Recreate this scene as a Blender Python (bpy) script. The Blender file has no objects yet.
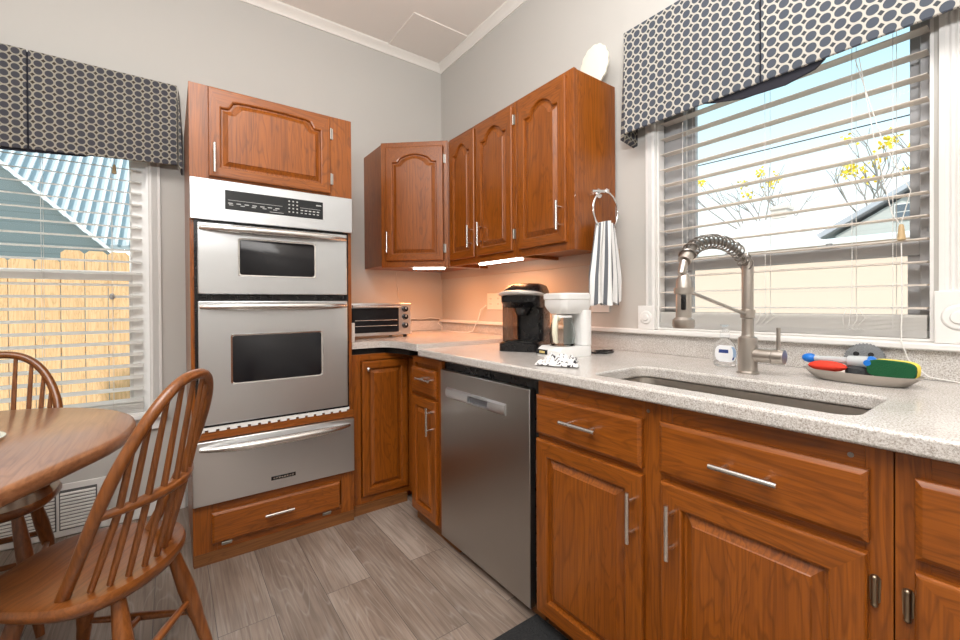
import bpy, bmesh, math, random
from mathutils import Vector, Matrix
random.seed(7)
S = bpy.context.scene
COL = S.collection
PI = math.pi

# ---------------------------------------------------------------- camera
cam_d = bpy.data.cameras.new('camera'); cam = bpy.data.objects.new('camera', cam_d); COL.objects.link(cam)
S.camera = cam
YAW, PITCH, ROLL = map(math.radians, (36.12, -.36, -.36))
F = Vector((math.sin(YAW)*math.cos(PITCH), math.cos(YAW)*math.cos(PITCH), math.sin(PITCH)))
R = Vector((math.cos(YAW), -math.sin(YAW), 0)); U = R.cross(F)
R2 = R*math.cos(ROLL) + U*math.sin(ROLL); U2 = -R*math.sin(ROLL) + U*math.cos(ROLL)
M = Matrix((R2, U2, -F)).transposed().to_4x4(); M.translation = Vector((-1.759, -2.919, 1.136))
cam.matrix_world = M
cam_d.sensor_width = 36; cam_d.lens = 423.94/960*36; cam_d.shift_y = -13.06/960
cam_d.clip_start = .02; cam_d.clip_end = 300

# ---------------------------------------------------------------- view, world, sun, fill lights
S.view_settings.view_transform = 'Standard'; S.view_settings.look = 'None'
S.view_settings.gamma = 1; S.view_settings.use_curve_mapping = False
S.view_settings.exposure = 0.42
W = bpy.data.worlds.new('sky'); S.world = W; W.use_nodes = True
nt = W.node_tree; nt.nodes.clear()
out = nt.nodes.new('ShaderNodeOutputWorld'); bg = nt.nodes.new('ShaderNodeBackground')
tc = nt.nodes.new('ShaderNodeTexCoord'); sx = nt.nodes.new('ShaderNodeSeparateXYZ')
rp = nt.nodes.new('ShaderNodeValToRGB')
rp.color_ramp.elements[0].position = .02; rp.color_ramp.elements[0].color = (1, 1, 1, 1)
rp.color_ramp.elements[1].position = .40; rp.color_ramp.elements[1].color = (.32, .53, .61, 1)
_e = rp.color_ramp.elements.new(.18); _e.color = (.56, .64, .66, 1)
nt.links.new(tc.outputs['Generated'], sx.inputs[0]); nt.links.new(sx.outputs['Z'], rp.inputs[0])
nt.links.new(rp.outputs[0], bg.inputs[0]); bg.inputs[1].default_value = 1.6
nt.links.new(bg.outputs[0], out.inputs[0])

def light(name, kind, loc, energy, color=(1,1,1), size=1, size_y=None, direction=(0,0,-1)):
    d = bpy.data.lights.new(name, kind); o = bpy.data.objects.new(name, d); COL.objects.link(o)
    d.energy = energy; d.color = color
    if kind == 'AREA':
        d.size = size
        if size_y: d.shape = 'RECTANGLE'; d.size_y = size_y
    if kind == 'SUN': d.angle = math.radians(size)
    o.location = loc
    o.rotation_euler = Vector(direction).to_track_quat('-Z', 'Y').to_euler()
    return o
light('sun', 'SUN', (-6, -8, 12), 3.2, (1, .95, .88), 1.0, direction=(.55, .45, -.62))
light('ceiling_fill', 'AREA', (-2.3, -2.9, 2.96), 58, (1, .99, .975), 1.9, 1.9)  # unseen area fill added just below the ceiling to brighten the room
light('bounce_flash_fill', 'AREA', (-1.9, -3.1, 1.75), 85, (1, 1, 1), .5, .5, direction=(.1, .15, 1))  # unseen bounce flash added behind the camera, aimed up at the ceiling

# ---------------------------------------------------------------- materials
def new_mat(name):
    m = bpy.data.materials.new(name); m.use_nodes = True
    return m, m.node_tree, m.node_tree.nodes['Principled BSDF']
def mat(name, col, rough=.5, metal=0, coat=0, trans=0, emit=None, es=0, bump=0, bscale=60, ior=1.45, alpha=1, spec=.5):
    m, t, p = new_mat(name)
    p.inputs['Base Color'].default_value = (*col, 1); p.inputs['Roughness'].default_value = rough
    p.inputs['Metallic'].default_value = metal; p.inputs['Coat Weight'].default_value = coat
    p.inputs['Transmission Weight'].default_value = trans; p.inputs['IOR'].default_value = ior
    p.inputs['Specular IOR Level'].default_value = spec; p.inputs['Alpha'].default_value = alpha
    if emit: p.inputs['Emission Color'].default_value = (*emit, 1); p.inputs['Emission Strength'].default_value = es
    # every material is procedural: a faint noise varies roughness (and bump when asked)
    tcn = t.nodes.new('ShaderNodeTexCoord'); n = t.nodes.new('ShaderNodeTexNoise'); n.inputs['Scale'].default_value = bscale
    t.links.new(tcn.outputs['Object'], n.inputs['Vector'])
    mr = t.nodes.new('ShaderNodeMapRange'); mr.inputs['To Min'].default_value = max(0, rough-.03); mr.inputs['To Max'].default_value = min(1, rough+.03)
    t.links.new(n.outputs['Fac'], mr.inputs['Value']); t.links.new(mr.outputs[0], p.inputs['Roughness'])
    if bump:
        b = t.nodes.new('ShaderNodeBump'); b.inputs['Strength'].default_value = bump; b.inputs['Distance'].default_value = .004
        t.links.new(n.outputs['Fac'], b.inputs['Height']); t.links.new(b.outputs[0], p.inputs['Normal'])
    return m
def mixrgb(t, a, b, fac, blend='MIX'):
    n = t.nodes.new('ShaderNodeMix'); n.data_type = 'RGBA'; n.blend_type = blend
    def put(sock, v):
        if isinstance(v, (tuple, list)): sock.default_value = (*v, 1) if len(v) == 3 else v
        elif isinstance(v, (int, float)): sock.default_value = v
        else: t.links.new(v, sock)
    put(n.inputs[0], fac); put(n.inputs[6], a); put(n.inputs[7], b)
    return n.outputs[2]
def ramp(t, src, stops):
    r = t.nodes.new('ShaderNodeValToRGB'); e = r.color_ramp.elements
    while len(e) < len(stops): e.new(.5)
    for k, (p, c) in enumerate(stops): e[k].position = p; e[k].color = (*c, 1)
    t.links.new(src, r.inputs[0]); return r.outputs[0]
def wood(name, axis, lo, hi, dark, rough=.3, coat=.25, scale=1.0, bands=1.0, bump=.12):
    m, t, p = new_mat(name)
    tcn = t.nodes.new('ShaderNodeTexCoord'); oi = t.nodes.new('ShaderNodeObjectInfo')
    off = t.nodes.new('ShaderNodeVectorMath'); off.operation = 'SCALE'; off.inputs[0].default_value = (7.3, 5.1, 9.7)
    t.links.new(oi.outputs['Random'], off.inputs['Scale'])
    add = t.nodes.new('ShaderNodeVectorMath'); t.links.new(tcn.outputs['Object'], add.inputs[0]); t.links.new(off.outputs[0], add.inputs[1])
    def mapped(cross, along):
        mp = t.nodes.new('ShaderNodeMapping'); s = [cross*scale]*3; s['xyz'.index(axis)] = along*scale
        mp.inputs['Scale'].default_value = s; t.links.new(add.outputs[0], mp.inputs['Vector']); return mp.outputs[0]
    def noise(v, sc, det, dist=0, rg=.6):
        n = t.nodes.new('ShaderNodeTexNoise'); n.inputs['Scale'].default_value = sc; n.inputs['Detail'].default_value = det
        n.inputs['Distortion'].default_value = dist; n.inputs['Roughness'].default_value = rg; t.links.new(v, n.inputs['Vector']); return n.outputs['Fac']
    big = noise(mapped(5, .8), 1.4, 3, .6)
    # contour lines of a smooth stretched field read as cathedral grain
    m1 = t.nodes.new('ShaderNodeMath'); m1.operation = 'MULTIPLY'; m1.inputs[1].default_value = 16*bands; t.links.new(big, m1.inputs[0])
    m2 = t.nodes.new('ShaderNodeMath'); m2.operation = 'FRACT'; t.links.new(m1.outputs[0], m2.inputs[0])
    line = ramp(t, m2.outputs[0], [(0, (.25,)*3), (.18, (1,)*3), (.8, (.85,)*3), (1, (.25,)*3)])
    pore = noise(mapped(150, 4), 1, 3)
    streak = ramp(t, pore, [(.38, (0,)*3), (.56, (1,)*3)])
    broad = noise(mapped(9, .5), 1, 4)
    base = mixrgb(t, lo, hi, broad)
    c1 = mixrgb(t, dark, base, line); c1 = mixrgb(t, c1, base, .42)
    c2 = mixrgb(t, dark, c1, streak); c2 = mixrgb(t, c1, c2, .38)
    t.links.new(c2, p.inputs['Base Color'])
    p.inputs['Roughness'].default_value = rough; p.inputs['Coat Weight'].default_value = coat; p.inputs['Coat Roughness'].default_value = .2
    b = t.nodes.new('ShaderNodeBump'); b.inputs['Strength'].default_value = bump; b.inputs['Distance'].default_value = .001
    t.links.new(pore, b.inputs['Height']); t.links.new(b.outputs[0], p.inputs['Normal'])
    return m
OAK = dict(lo=(.20, .047, .003), hi=(.375, .108, .009), dark=(.075, .016, .001), coat=.12, rough=.33)
oak_v = wood('oak_upright_grain', 'z', **OAK)
oak_x = wood('oak_grain_along_back', 'x', **OAK)
oak_y = wood('oak_grain_along_window', 'y', **OAK)
toe_x = wood('toe_board_x', 'x', (.17, .062, .016), (.27, .11, .032), (.09, .03, .008), rough=.45, coat=0)
toe_y = wood('toe_board_y', 'y', (.17, .062, .016), (.27, .11, .032), (.09, .03, .008), rough=.45, coat=0)
CH = dict(lo=(.18, .055, .011), hi=(.31, .105, .024), dark=(.075, .02, .004))
chair_v = wood('chair_wood_upright', 'z', rough=.28, coat=.3, bands=.4, **CH)
chair_h = wood('chair_wood_level', 'x', rough=.28, coat=.3, bands=.5, **CH)
table_m = wood('table_oak', 'y', (.25, .105, .045), (.38, .18, .085), (.14, .05, .02), rough=.30, coat=.6, scale=.8, bump=.02, bands=.6)
fence_m = wood('fence_cedar', 'z', (.82, .50, .25), (1.0, .68, .40), (.50, .27, .11), rough=.8, coat=0)

def stone():
    m, t, p = new_mat('speckled_stone')
    tcn = t.nodes.new('ShaderNodeTexCoord')
    def noise(sc, det):
        n = t.nodes.new('ShaderNodeTexNoise'); n.inputs['Scale'].default_value = sc; n.inputs['Detail'].default_value = det
        n.inputs['Roughness'].default_value = .7
        t.links.new(tcn.outputs['Object'], n.inputs['Vector']); return n.outputs['Fac']
    a = ramp(t, noise(320, 3), [(.31, (.26, .225, .195)), (.42, (.46, .43, .40)), (.52, (.62, .60, .575)), (.66, (.77, .76, .75))])
    b = ramp(t, noise(9, 3), [(.3, (.9, .88, .86)), (.7, (1, 1, 1))])
    t.links.new(mixrgb(t, a, b, 1.0, 'MULTIPLY'), p.inputs['Base Color'])
    p.inputs['Roughness'].default_value = .22; p.inputs['Coat Weight'].default_value = .2
    return m
stone_m = stone()

def floor_mat():
    m, t, p = new_mat('vinyl_planks')
    tcn = t.nodes.new('ShaderNodeTexCoord'); sp = t.nodes.new('ShaderNodeSeparateXYZ'); cb = t.nodes.new('ShaderNodeCombineXYZ')
    t.links.new(tcn.outputs['Object'], sp.inputs[0]); t.links.new(sp.outputs['Y'], cb.inputs['X']); t.links.new(sp.outputs['X'], cb.inputs['Y'])
    br = t.nodes.new('ShaderNodeTexBrick'); br.inputs['Scale'].default_value = 1
    br.inputs['Brick Width'].default_value = 1.22; br.inputs['Row Height'].default_value = .182
    br.inputs['Mortar Size'].default_value = .0012; br.inputs['Mortar Smooth'].default_value = .3
    br.inputs['Color1'].default_value = (0, 0, 0, 1); br.inputs['Color2'].default_value = (1, 1, 1, 1); br.inputs['Mortar'].default_value = (.5, .5, .5, 1)
    br.offset = .37; t.links.new(cb.outputs[0], br.inputs['Vector'])
    sc = t.nodes.new('ShaderNodeVectorMath'); sc.operation = 'SCALE'; sc.inputs['Scale'].default_value = 7
    t.links.new(br.outputs['Color'], sc.inputs[0])
    ad = t.nodes.new('ShaderNodeVectorMath'); t.links.new(tcn.outputs['Object'], ad.inputs[0]); t.links.new(sc.outputs[0], ad.inputs[1])
    def mp(x, y):
        n = t.nodes.new('ShaderNodeMapping'); n.inputs['Scale'].default_value = (x, y, 1); t.links.new(ad.outputs[0], n.inputs['Vector']); return n.outputs[0]
    def noise(v, s, d, dist=0):
        n = t.nodes.new('ShaderNodeTexNoise'); n.inputs['Scale'].default_value = s; n.inputs['Detail'].default_value = d; n.inputs['Distortion'].default_value = dist
        t.links.new(v, n.inputs['Vector']); return n.outputs['Fac']
    big = noise(mp(6, .5), 1.3, 2, .4)
    m1 = t.nodes.new('ShaderNodeMath'); m1.operation = 'MULTIPLY'; m1.inputs[1].default_value = 18; t.links.new(big, m1.inputs[0])
    m2 = t.nodes.new('ShaderNodeMath'); m2.operation = 'FRACT'; t.links.new(m1.outputs[0], m2.inputs[0])
    line = ramp(t, m2.outputs[0], [(0, (0,)*3), (.14, (1,)*3), (.9, (1,)*3), (1, (0,)*3)])
    tone = ramp(t, noise(mp(2.2, .9), 1.6, 4), [(.32, (.165, .12, .092)), (.5, (.265, .205, .165)), (.68, (.36, .30, .255))])
    fine = ramp(t, noise(mp(120, 4), 1, 3), [(.35, (.55, .52, .50)), (.6, (1, 1, 1))])
    c = mixrgb(t, tone, fine, .7, 'MULTIPLY')
    pale = mixrgb(t, (.46, .43, .40), c, line)
    c = mixrgb(t, c, pale, .22)
    per = t.nodes.new('ShaderNodeMapRange'); per.inputs['To Min'].default_value = .90; per.inputs['To Max'].default_value = 1.12
    t.links.new(br.outputs['Color'], per.inputs['Value'])
    c = mixrgb(t, c, per.outputs[0], 1.0, 'MULTIPLY')
    c = mixrgb(t, c, (.06, .05, .045), br.outputs['Fac'])
    t.links.new(c, p.inputs['Base Color']); p.inputs['Roughness'].default_value = .38
    return m
floor_m = floor_mat()

def fabric(name, axis, oval, ring, small):
    m, t, p = new_mat(name)
    tcn = t.nodes.new('ShaderNodeTexCoord'); sp = t.nodes.new('ShaderNodeSeparateXYZ'); t.links.new(tcn.outputs['Object'], sp.inputs[0])
    P = .0362
    def mth(op, a, b=None):
        n = t.nodes.new('ShaderNodeMath'); n.operation = op
        for k, v in enumerate((a, b)):
            if v is None: continue
            if isinstance(v, (int, float)): n.inputs[k].default_value = v
            else: t.links.new(v, n.inputs[k])
        return n.outputs[0]
    def cell(s):
        return mth('ABSOLUTE', mth('SUBTRACT', mth('FRACT', mth('ADD', mth('DIVIDE', s, P), 100.0)), .5))
    a = cell(sp.outputs[axis]); b = cell(sp.outputs['Z'])
    d = mth('SQRT', mth('ADD', mth('MULTIPLY', a, a), mth('MULTIPLY', b, b)))
    inside = mth('LESS_THAN', d, .40)
    corner = mth('GREATER_THAN', mth('ADD', a, b), .775)
    c = mixrgb(t, ring, oval, inside); c = mixrgb(t, c, small, corner)
    t.links.new(c, p.inputs['Base Color']); p.inputs['Roughness'].default_value = .9
    return m
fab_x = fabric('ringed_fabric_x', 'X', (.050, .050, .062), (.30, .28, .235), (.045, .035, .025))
fab_y = fabric('ringed_fabric_y', 'Y', (.058, .068, .088), (.42, .40, .355), (.045, .05, .058))  # same print as fab_x; the stronger light on it is put into the colours

def stripes(name, axis, period, duty, c1, c2):
    m, t, p = new_mat(name)
    uv = t.nodes.new('ShaderNodeUVMap'); sp = t.nodes.new('ShaderNodeSeparateXYZ'); t.links.new(uv.outputs[0], sp.inputs[0])
    m1 = t.nodes.new('ShaderNodeMath'); m1.operation = 'DIVIDE'; m1.inputs[1].default_value = period; t.links.new(sp.outputs[axis], m1.inputs[0])
    m2 = t.nodes.new('ShaderNodeMath'); m2.operation = 'FRACT'; t.links.new(m1.outputs[0], m2.inputs[0])
    m3 = t.nodes.new('ShaderNodeMath'); m3.operation = 'LESS_THAN'; m3.inputs[1].default_value = duty; t.links.new(m2.outputs[0], m3.inputs[0])
    t.links.new(mixrgb(t, c1, c2, m3.outputs[0]), p.inputs['Base Color']); p.inputs['Roughness'].default_value = .9
    return m
def steel(name, col, rough, axis='z', streak=.12):
    m, t, p = new_mat(name)
    tcn = t.nodes.new('ShaderNodeTexCoord'); mp = t.nodes.new('ShaderNodeMapping')
    s = [3]*3; s['xyz'.index(axis)] = 260; mp.inputs['Scale'].default_value = s
    n = t.nodes.new('ShaderNodeTexNoise'); n.inputs['Scale'].default_value = 1; n.inputs['Detail'].default_value = 3
    t.links.new(tcn.outputs['Object'], mp.inputs[0]); t.links.new(mp.outputs[0], n.inputs['Vector'])
    mr = t.nodes.new('ShaderNodeMapRange'); mr.inputs['To Min'].default_value = rough-streak/2; mr.inputs['To Max'].default_value = rough+streak/2
    t.links.new(n.outputs['Fac'], mr.inputs['Value']); t.links.new(mr.outputs[0], p.inputs['Roughness'])
    p.inputs['Base Color'].default_value = (*col, 1); p.inputs['Metallic'].default_value = 1
    return m
paint = mat('wall_paint', (.53, .515, .485), .75, bump=.05, bscale=250)
ceil_m = mat('ceiling_paint', (.80, .745, .69), .8, bump=.04, bscale=180)
trim_m = mat('white_trim_paint', (.80, .79, .77), .35)
crown_m = mat('crown_paint', (.80, .77, .72), .4)
frame_w = mat('white_window_vinyl', (.93, .93, .92), .35)
frame_g = mat('grey_window_aluminium', (.42, .42, .43), .45)
def slat_mat(name, col, trc, f):
    m, t, p = new_mat(name); p.inputs['Base Color'].default_value = (*col, 1); p.inputs['Roughness'].default_value = .4
    tr = t.nodes.new('ShaderNodeBsdfTranslucent'); mx = t.nodes.new('ShaderNodeMixShader'); mx.inputs[0].default_value = f
    n = t.nodes.new('ShaderNodeTexNoise'); n.inputs['Scale'].default_value = 6
    t.links.new(ramp(t, n.outputs['Fac'], [(0, tuple(.97*c for c in trc)), (1, trc)]), tr.inputs[0])
    t.links.new(p.outputs[0], mx.inputs[1]); t.links.new(tr.outputs[0], mx.inputs[2]); t.links.new(mx.outputs[0], t.nodes['Material Output'].inputs[0]); return m
slat_m = slat_mat('slat_white', (.86, .85, .83), (.96, .95, .93), .62)
slat_b = slat_mat('slat_cream', (.84, .79, .74), (.92, .85, .78), .45)
cord_m = mat('white_cord', (.75, .74, .71), .6)
rail_m = mat('wall_rail_paint', (.50, .42, .35), .5)
steel_m = steel('brushed_steel', (.72, .745, .77), .32, 'z', .08)
steel_dw = steel('dishwasher_steel', (.44, .43, .41), .30, 'z', .05)
steel_h = mat('handle_steel', (.72, .71, .69), .25, 1)
nickel = mat('brushed_nickel', (.52, .48, .44), .34, 1, bscale=4)
nickel_d = mat('spring_steel', (.30, .28, .26), .3, 1)
chrome = mat('chrome', (.80, .80, .80), .1, 1)
sink_m = steel('sink_steel', (.46, .42, .38), .3, 'y')
brass = mat('bronze_hinge', (.30, .24, .17), .35, 1)
black = mat('black_plastic', (.007, .007, .008), .28)
black_g = mat('black_glass', (.012, .012, .014), .12, coat=0, spec=.35)
black_m = mat('black_void', (.006, .006, .006), .7)
panel_m = mat('control_panel_black', (.018, .020, .022), .2)
mark_m = mat('panel_marks', (.45, .46, .46), .5)
white_p = mat('white_plastic', (.80, .80, .79), .3)
cream_p = mat('cream_plastic', (.80, .77, .62), .35)
led_m = mat('led_tube', (1, 1, 1), .5, emit=(1, .93, .82), es=9)
grey_led = mat('led_case', (.5, .48, .45), .4)
hinge_m = mat('hinge_nickel', (.38, .36, .33), .4, 1)
cloudy = mat('cloudy_plastic', (.72, .76, .78), .2, trans=.35)
clear = mat('clear_plastic', (.93, .95, .97), .05, trans=1, ior=1.12)
smoke = mat('smoked_plastic', (.30, .22, .17), .1, trans=.8, ior=1.15)
glass_c = mat('carafe_glass', (.85, .88, .87), .03, trans=1, ior=1.2)
def pane_mat():
    m = bpy.data.materials.new('window_glass'); m.use_nodes = True; t = m.node_tree; t.nodes.clear()
    o = t.nodes.new('ShaderNodeOutputMaterial'); a = t.nodes.new('ShaderNodeBsdfTransparent'); g = t.nodes.new('ShaderNodeBsdfGlossy')
    g.inputs['Roughness'].default_value = .02; x = t.nodes.new('ShaderNodeMixShader'); lw = t.nodes.new('ShaderNodeLayerWeight'); lw.inputs[0].default_value = .12
    t.links.new(lw.outputs['Fresnel'], x.inputs[0]); t.links.new(a.outputs[0], x.inputs[1]); t.links.new(g.outputs[0], x.inputs[2]); t.links.new(x.outputs[0], o.inputs[0])
    return m
pane_m = pane_mat()

# ---------------------------------------------------------------- mesh helpers
class B:
    def __init__(s): s.bm = bmesh.new(); s.uv = None
    def face(s, vs, mi=0):
        try: f = s.bm.faces.new(vs); f.material_index = mi; return f
        except ValueError: return None
    def box(s, x0, x1, y0, y1, z0, z1, mi=0):
        v = [s.bm.verts.new(p) for p in ((x0,y0,z0),(x1,y0,z0),(x1,y1,z0),(x0,y1,z0),(x0,y0,z1),(x1,y0,z1),(x1,y1,z1),(x0,y1,z1))]
        for q in ((0,3,2,1),(4,5,6,7),(0,1,5,4),(1,2,6,5),(2,3,7,6),(3,0,4,7)): s.face([v[i] for i in q], mi)
        return s
    def loops(s, loops, cap=True, mi=0, close=False, mis=None):
        vv = [[s.bm.verts.new(p) for p in L] for L in loops]
        n = len(vv[0]); K = len(vv)
        for k in range(K if close else K-1):
            a, b = vv[k], vv[(k+1) % K]
            for i in range(n):
                s.face([a[i], a[(i+1) % n], b[(i+1) % n], b[i]], (mis(k, i) if mis else mi))
        if cap and not close: s.face(vv[0][::-1], mi); s.face(vv[-1], mi)
        return s
    def tube(s, pts, r, seg=10, closed=False, mi=0, flat=1.0, cap=True):
        pts = [Vector(p) for p in pts]; n = len(pts); rs = r if isinstance(r, (list, tuple)) else [r]*n
        loops = []; prev = None
        for i, p in enumerate(pts):
            if closed: d = pts[(i+1) % n] - pts[i-1]
            else: d = pts[min(i+1, n-1)] - pts[max(i-1, 0)]
            d.normalize()
            if prev is None:
                up = Vector((0,0,1)) if abs(d.z) < .9 else Vector((1,0,0)); a = d.cross(up).normalized()
            else: a = (prev - d*prev.dot(d)).normalized()
            prev = a; b = d.cross(a)
            loops.append([p + (a*math.cos(2*PI*k/seg) + b*math.sin(2*PI*k/seg)*flat)*rs[i] for k in range(seg)])
        return s.loops(loops, cap=cap, mi=mi, close=closed)
    def cyl(s, p0, p1, r0, r1=None, seg=20, mi=0): return s.tube([p0, p1], [r0, r0 if r1 is None else r1], seg, mi=mi)
    def lathe(s, prof, c, seg=28, mi=0, sx=1, sy=1, cap=True):
        return s.loops([[(c[0]+r*math.cos(2*PI*k/seg)*sx, c[1]+r*math.sin(2*PI*k/seg)*sy, c[2]+z) for k in range(seg)] for r, z in prof], cap=cap, mi=mi)
    def prism(s, outline, z0, z1, mi=0, ch=0):
        L = [[(x, y, z0) for x, y in outline], [(x, y, z1-ch) for x, y in outline]]
        if ch:
            cx = sum(p[0] for p in outline)/len(outline); cy = sum(p[1] for p in outline)/len(outline)
            L.append([(x+(cx-x)*ch/.4, y+(cy-y)*ch/.4, z1) for x, y in outline])
        return s.loops(L, mi=mi)
    def sphere(s, c, r, sc=(1,1,1), seg=14, mi=0):
        prof = [(max(1e-4, math.sin(PI*k/(seg//2+1))), -math.cos(PI*k/(seg//2+1))) for k in range(seg//2+2)]
        return s.loops([[(c[0]+r*q*math.cos(2*PI*j/seg)*sc[0], c[1]+r*q*math.sin(2*PI*j/seg)*sc[1], c[2]+r*z*sc[2]) for j in range(seg)] for q, z in prof], mi=mi)
ORIG = {}
def obj(name, b, mats, parent=None, bevel=0, local=False, seg=2, smooth=True, origin=None, kind=None, angle=38):
    """link what the builder holds as ONE mesh object; world coordinates unless local"""
    bm = b.bm
    o0 = Vector((0,0,0))
    if parent is not None and not local: o0 = ORIG[parent.name]
    if origin is not None: o0 = Vector(origin)
    bmesh.ops.recalc_face_normals(bm, faces=bm.faces)
    if o0.length: bmesh.ops.translate(bm, verts=bm.verts, vec=-o0)
    if smooth:
        for f in bm.faces: f.smooth = True
        for e in bm.edges:
            if len(e.link_faces) == 2 and e.calc_face_angle(0) > math.radians(angle): e.smooth = False
    me = bpy.data.meshes.new(name); bm.to_mesh(me); bm.free()
    for m in (mats if isinstance(mats, (list, tuple)) else [mats]): me.materials.append(m)
    o = bpy.data.objects.new(name, me); COL.objects.link(o)
    if parent is not None: o.parent = parent
    if origin is not None: o.location = origin
    ORIG[o.name] = o0
    if bevel:
        md = o.modifiers.new('bevel', 'BEVEL'); md.width = bevel; md.segments = seg; md.limit_method = 'ANGLE'; md.angle_limit = math.radians(40)
        md.harden_normals = False
    if kind: o['kind'] = kind
    return o
def tag(o, label=None, cat=None, group=None, kind=None):
    if label: o['label'] = label
    if cat: o['category'] = cat
    if group: o['group'] = group
    if kind: o['kind'] = kind
    return o
def thing(name, label, cat, loc=(0,0,0), rotz=0, group=None, kind=None):
    o = bpy.data.objects.new(name, None); COL.objects.link(o); o.location = loc; o.rotation_euler = (0,0,rotz)
    o.empty_display_size = .05
    ORIG[o.name] = Vector(loc); return tag(o, label, cat, group, kind)
def rbox(x0, x1, y0, y1, z0, z1, mi=0): return B().box(x0, x1, y0, y1, z0, z1, mi)
def structure(name, b, m, bevel=0, label=None):
    o = obj(name, b, m, bevel=bevel, kind='structure')
    if label: o['label'] = label
    return o

# ================================================================= SETTING
CZ = 3.03
def wall_with_hole(name, plane, a0, a1, hole, thick, m):
    b = B(); h0, h1, z0, z1 = hole
    def bx(p0, p1, q0, q1):
        if plane == 'x': b.box(0, thick, p0, p1, q0, q1)
        else: b.box(p0, p1, 0, thick, q0, q1)
    bx(a0, h0, 0, CZ); bx(h1, a1, 0, CZ); bx(h0, h1, 0, z0); bx(h0, h1, z1, CZ)
    return structure(name, b, m)
WR = (-2.705, -1.855, 1.022, 2.26)      # opening over the sink (y0,y1,z0,z1)
WL = (-2.80, -1.852, .56, 2.26)         # opening by the table (x0,x1,z0,z1)
structure('floor', rbox(-4.4, 0, -4.6, 0, -.05, 0), floor_m)
structure('ceiling', rbox(-4.4, .15, -4.6, .15, CZ, CZ+.08), ceil_m)
wall_with_hole('wall_right', 'x', -4.6, 0, WR, .15, paint)
wall_with_hole('wall_back', 'y', -4.4, .15, WL, .15, paint)
structure('wall_left', rbox(-4.5, -4.4, -4.7, .15, 0, CZ), paint)
structure('wall_rear', rbox(-4.4, .15, -4.7, -4.6, 0, CZ), paint)
def crown(name, plane):
    b = B(); prof = [(0, 2.975), (.008, 2.975), (.010, 2.985), (.028, 3.003), (.046, 3.014), (.050, 3.018), (.050, CZ), (0, CZ)]
    e0, e1 = (-4.4, 0)if plane == 'y' else (-4.6, 0)
    L = []
    for e in (e0, e1):
        L.append([((e if e < -1 else -d), -d, z) if plane == 'y' else (-d, (e if e < -1 else -d), z) for d, z in prof])
    b.loops(L); structure(name, b, crown_m)
crown('trim_1', 'y'); crown('trim_2', 'x')
structure('trim_3', rbox(-.47, -.052, -.45, -.052, CZ-.008, CZ), ceil_m, label='square patch panel on the ceiling in the corner')
structure('trim_4', B().loops([[(-d, y, z) for d, z in ((0, 1.335), (.012, 1.335), (.014, 1.35), (.018, 1.395), (0, 1.40))] for y in (-1.66, -.004)]), rail_m)
structure('trim_5', B().loops([[(x, y, z) for x, z in ((0, .998), (-.036, .998), (-.040, 1.002), (-.040, 1.014), (-.036, 1.018), (.14 if y < -1 and False else 0, 1.018))] for y in (-4.6, 0)]), trim_m, label='white painted ledge above the stone backsplash')
structure('baseboard_back', rbox(-4.4, -1.70, -.014, 0, 0, .085), trim_m, bevel=.003)
structure('baseboard_left', rbox(-4.4, -4.386, -4.6, -.014, 0, .085), trim_m)

# window over the sink
w = thing('window_1', 'tall window above the sink with grey sashes and white casing', 'window', (0, -2.28, 1.02), kind='structure')
y0, y1, z0, z1 = WR
def casing(b, plane, a0, a1, z0, z1):
    # fluted board: ridges across its width
    w_ = a1-a0; prof = [(0, 0), (.018, 0), (.020, .004)]
    n = 5
    for k in range(n):
        c = .012+(w_-.024)*k/n; d = (w_-.024)/n
        prof += [(.020, c), (.014, c+d*.5)]
    prof += [(.020, w_-.012), (.018, w_), (0, w_)]
    L = []
    for z in (z0, z1): L.append([(-d, a0+s, z) if plane == 'x' else (a0+s, -d, z) for d, s in prof])
    b.loops(L)
def rosette(b, plane, a0, a1, z0, z1):
    d = .028
    if plane == 'x': b.box(-d, 0, a0, a1, z0, z1)
    else: b.box(a0, a1, -d, 0, z0, z1)
    c = ((a0+a1)/2, (z0+z1)/2); r = min(a1-a0, z1-z0)*.38
    for rr, e in ((r, .005), (r*.55, .009)):
        if plane == 'x': b.cyl((-d, c[0], c[1]), (-d-e, c[0], c[1]), rr, rr*.85, 28)
        else: b.cyl((c[0], -d, c[1]), (c[0], -d-e, c[1]), rr, rr*.85, 28)
b = B(); casing(b, 'x', y1+.002, y1+.045, 1.125, 2.3); obj('casing', b, trim_m, w)
b = B(); casing(b, 'x', y0-.095, y0-.012, 1.165, 2.3); obj('casing', b, trim_m, w)
b = B(); rosette(b, 'x', y1-.002, y1+.080, 1.019, 1.125); obj('corner_block', b, trim_m, w, bevel=.002)
b = B(); rosette(b, 'x', y0-.10, y0-.004, 1.019, 1.165); obj('corner_block', b, trim_m, w, bevel=.002)
# inner stop beside the casing, sill board, side frames in grey
b = B(); b.box(.002, .15, y0, y1, z0-.0, z0+.006); obj('sill_board', b, trim_m, w)
b = B(); b.box(.001, .045, y0, y0+.008, z0+.006, z1); b.box(.001, .045, y1-.008, y1, z0+.006, z1); obj('inner_stop', b, trim_m, w)
def sash(b, x0, x1, a0, a1, c0, c1, t=.05):
    b.box(x0, x1, a0, a0+t, c0, c1); b.box(x0, x1, a1-t, a1, c0, c1)
    b.box(x0, x1, a0+t, a1-t, c0, c0+t); b.box(x0, x1, a0+t, a1-t, c1-t, c1)
b = B(); b.box(.06, .14, y0, y0+.036, z0+.006, z1); b.box(.06, .14, y1-.09, y1, z0+.006, z1); b.box(.06, .14, y0+.036, y1-.09, z1-.04, z1); b.box(.06, .14, y0+.036, y1-.09, z0+.006, z0+.03)
obj('frame', b, frame_g, w, bevel=.002)
b = B(); sash(b, .072, .100, y0+.030, y1-.085, 1.052, 1.318, .034)
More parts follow.
